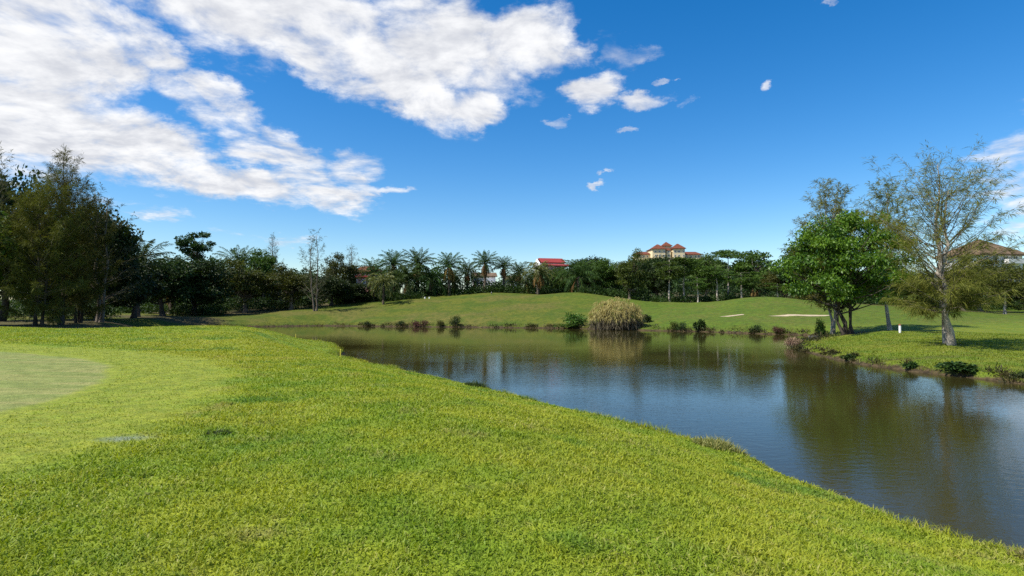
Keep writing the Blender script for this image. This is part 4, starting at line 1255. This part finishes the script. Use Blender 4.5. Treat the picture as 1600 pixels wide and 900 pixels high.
stake('short yellow marker stake at the pond corner of the lawn', 533, 31.2, 0.46, 0.028, M_PAINT_YEL, None, 0.08)
stake('thin yellow marker stake on the brow of the grassy point', 463, 42.5, 0.30, 0.022, M_PAINT_YEL, None, -0.05)
stake('white post with a reddish cap on the grass near the lone casuarina', 1405, 48, 0.62, 0.09, M_PAINT_WHITE, M_PAINT_RED, 0, 'marker_post', 'post')
stake('white topped marker on a dark stem at the crest of the far slope', 768, 117.5, 0.35, 0.10, M_CONC, M_PAINT_WHITE, 0, 'marker_post', 'post')
stake('little white block at the crest by the palm group, first of two', 664, 117, 0.30, 0.16, M_PAINT_WHITE, None, 0, 'tee_marker', 'tee marker')
stake('little white block at the crest, the one closer to the white houses', 671, 117, 0.28, 0.16, M_PAINT_WHITE, None, 0, 'tee_marker', 'tee marker')


def drain():
    x, y = wx(1276, 57.5), 57.0
    t = thing('drain_outlet', 'dark concrete drain outlet jutting into the water below the bright tree', 'drain', (x, y, 0.0), 0.4)
    mb = MB(); box(mb, (0, 0, 0.12), (2.0, 1.0, 0.16)); box(mb, (-0.85, 0, -0.4), (0.22, 0.9, 0.52)); box(mb, (0.85, 0, -0.4), (0.22, 0.9, 0.52))
    ob('slab', mb.mesh('slab', M_CONC), t)


drain()

# ------------------------------------------------------------------ sky, sun, camera
to_sun = Vector((math.sin(math.radians(SUN_AZ)) * math.cos(math.radians(SUN_EL)), math.cos(math.radians(SUN_AZ)) * math.cos(math.radians(SUN_EL)), math.sin(math.radians(SUN_EL))))
ld = bpy.data.lights.new('sun', 'SUN'); ld.energy = 5.0; ld.angle = math.radians(0.53); ld.color = (1.0, 0.95, 0.86)
lo = bpy.data.objects.new('sun', ld); COL.objects.link(lo)
lo.rotation_euler = (-to_sun).to_track_quat('-Z', 'Y').to_euler()
lo.location = (0, 0, 60)

# cloud bank layout: (px, py, half width, half height, tilt degrees, weight) as seen from the green, turned into azimuth and elevation
CLOUDS = [
    (330, -30, 260, 110, 10, 1.0), (520, 40, 190, 90, 22, 1.0), (700, 70, 170, 100, 10, 1.0), (640, 130, 140, 60, 20, 1.0), (735, 165, 65, 48, 0, .95), (830, 60, 90, 75, 10, 1.0),
    (500, 95, 120, 50, 22, .9), (80, 60, 190, 110, 0, 1.0), (60, 190, 260, 75, 0, 1.0), (230, 225, 190, 55, 12, 1.0), (360, 275, 150, 34, 12, .95), (500, 295, 100, 32, 12, .85),
    (-150, 100, 250, 200, 0, 1.0), (330, 140, 85, 30, 25, .8), (430, 235, 110, 34, 18, .72), (540, 275, 60, 30, 10, .75), (160, 130, 90, 40, 10, .65), (215, 62, 110, 45, 15, .85), (300, 150, 120, 36, 22, .62), (560, 255, 60, 26, 10, .6),
    (930, 143, 50, 30, -8, .76), (1010, 149, 60, 17, 0, .80), (955, 70, 55, 40, 30, .52), (1000, 80, 60, 18, -10, .45),
    (990, 201, 26, 10, -15, .75), (1209, 130, 14, 12, -40, .55), (945, 281, 18, 7, -10, .7), (951, 263, 10, 8, 0, .7),
    (600, 286, 60, 9, 0, .62), (868, 184, 26, 8, 5, .5), (1040, 115, 14, 8, 0, .65), (1300, 2, 26, 10, 0, .65),
    (430, 369, 95, 10, 0, .50), (1600, 260, 110, 55, -25, .52), (1590, 330, 70, 35, -20, .62), (215, 318, 120, 14, 5, .50), (1700, 240, 120, 80, -20, .7), (1075, 158, 16, 7, 0, .5)]


def build_world():
    w = bpy.data.worlds.new('World'); SC.world = w; w.use_nodes = True
    w.node_tree.nodes.clear()
    t = NT(w.node_tree)
    out = t.n('ShaderNodeOutputWorld')
    sky = t.n('ShaderNodeTexSky', {'sky_type': 'NISHITA', 'sun_disc': False, 'sun_elevation': math.radians(SUN_EL), 'sun_rotation': math.radians(SUN_AZ),
                                   'altitude': 0.0, 'air_density': 1.0, 'dust_density': 0.4, 'ozone_density': 3.0})
    sc = t.n('ShaderNodeHueSaturation', None, Hue=0.503, Saturation=SKY_SAT, Value=1.0, Color=sky.outputs[0]).outputs[0]
    gen = t.n('ShaderNodeTexCoord').outputs['Generated']
    s = t.n('ShaderNodeSeparateXYZ', None, Vector=gen)
    az = t.math('ARCTAN2', s.outputs[0], s.outputs[1])
    el = t.math('ARCSINE', s.outputs[2])
    ae = t.n('ShaderNodeCombineXYZ', None, X=az, Y=el).outputs[0]
    zz = t.math('ADD', t.math('MAXIMUM', s.outputs[2], 0.0), 0.14)
    pl = t.n('ShaderNodeCombineXYZ', None, X=t.math('DIVIDE', s.outputs[0], zz), Y=t.math('DIVIDE', s.outputs[1], zz)).outputs[0]
    wv = t.n('ShaderNodeTexNoise', None, Vector=pl, Scale=0.9, Detail=3.0).outputs['Color']
    pl2 = t.vec('ADD', pl, t.vec('MULTIPLY', t.vec('SUBTRACT', wv, (0.5, 0.5, 0.5)), (0.5, 0.5, 0)))
    f1 = t.noise(pl2, 3.0, 8, 0.60)
    f2 = t.noise(pl2, 8.0, 6, 0.60)
    jit = t.n('ShaderNodeTexNoise', None, Vector=t.vec('MULTIPLY', ae, (1, 1.7, 1)), Scale=9.0, Detail=6.0, Roughness=0.65).outputs['Color']
    jv = t.vec('MULTIPLY', t.vec('SUBTRACT', jit, (0.5, 0.5, 0.5)), (0.15, 0.075, 0))
    ae = t.vec('ADD', ae, jv)
    acc = None
    for px, py, rx, ry, rot, wt in CLOUDS:
        a0 = math.atan((px - 800) / F); e0 = math.atan((HZ - py) / F * math.cos(a0))
        sx = rx / F * math.cos(a0) ** 2; sy = ry / F * math.cos(e0) ** 2
        mp = t.n('ShaderNodeMapping', {'vector_type': 'TEXTURE'}, Vector=ae, Location=(a0, e0, 0), Rotation=(0, 0, -math.radians(rot)), Scale=(sx, sy, 1)).outputs[0]
        b = t.ramp(t.vec('LENGTH', mp), 1.35, 0.35, 0.0, wt)
        acc = b if acc is None else t.math('MAXIMUM', acc, b)
    behind = t.ramp(s.outputs[1], 0.1, -0.25, 0.0, 0.42)                 # scattered cloud over the rest of the sky
    acc = t.math('MAXIMUM', acc, behind)
    dn = t.math('ADD', acc, t.math('MULTIPLY', t.math('SUBTRACT', f1, 0.5), 1.5))
    dn = t.math('ADD', dn, t.math('MULTIPLY', t.math('SUBTRACT', f2, 0.5), 0.95))
    dens = t.ramp(dn, 0.26, 1.0)
    dens = t.math('MULTIPLY', dens, t.ramp(acc, 0.03, 0.22))
    sh = t.ramp(t.math('ADD', t.math('MULTIPLY', f2, 0.6), t.math('MULTIPLY', t.noise(t.vec('ADD', pl2, (0.10, 0.05, 0)), 3.4, 6, 0.6), 0.5)), 0.38, 0.72)
    cc = t.mix(sh, CLOUD_LO, CLOUD_HI)
    skyc = t.mix(dens, sc, cc)
    bg = t.n('ShaderNodeBackground', None, Color=skyc, Strength=SKY_STR)
    t.t.links.new(bg.outputs[0], out.inputs[0])
    w.cycles.sampling_method = 'MANUAL'; w.cycles.sample_map_resolution = 512


SKY_SAT, SKY_STR = 1.42, 0.114
CLOUD_LO, CLOUD_HI = (3.9, 4.05, 4.45), (6.1, 6.15, 6.25)
build_world()

cam = bpy.data.cameras.new('camera'); cam.sensor_width = 36; cam.lens = 36 * F / 1600; cam.clip_start = 0.05; cam.clip_end = 8000
co = bpy.data.objects.new('camera', cam); COL.objects.link(co)
co.location = (0, 0, EYE); co.rotation_euler = (math.radians(90) + math.atan((HZ - 450) / F), 0, 0)
SC.camera = co

vs = SC.view_settings
vs.view_transform = 'Standard'; vs.look = 'None'; vs.exposure = 0.55; vs.gamma = 1.0; vs.use_curve_mapping = False
SC.render.engine = 'CYCLES'
SC.cycles.max_bounces = 6; SC.cycles.diffuse_bounces = 3; SC.cycles.glossy_bounces = 3; SC.cycles.transmission_bounces = 4
SC.cycles.use_denoising = False
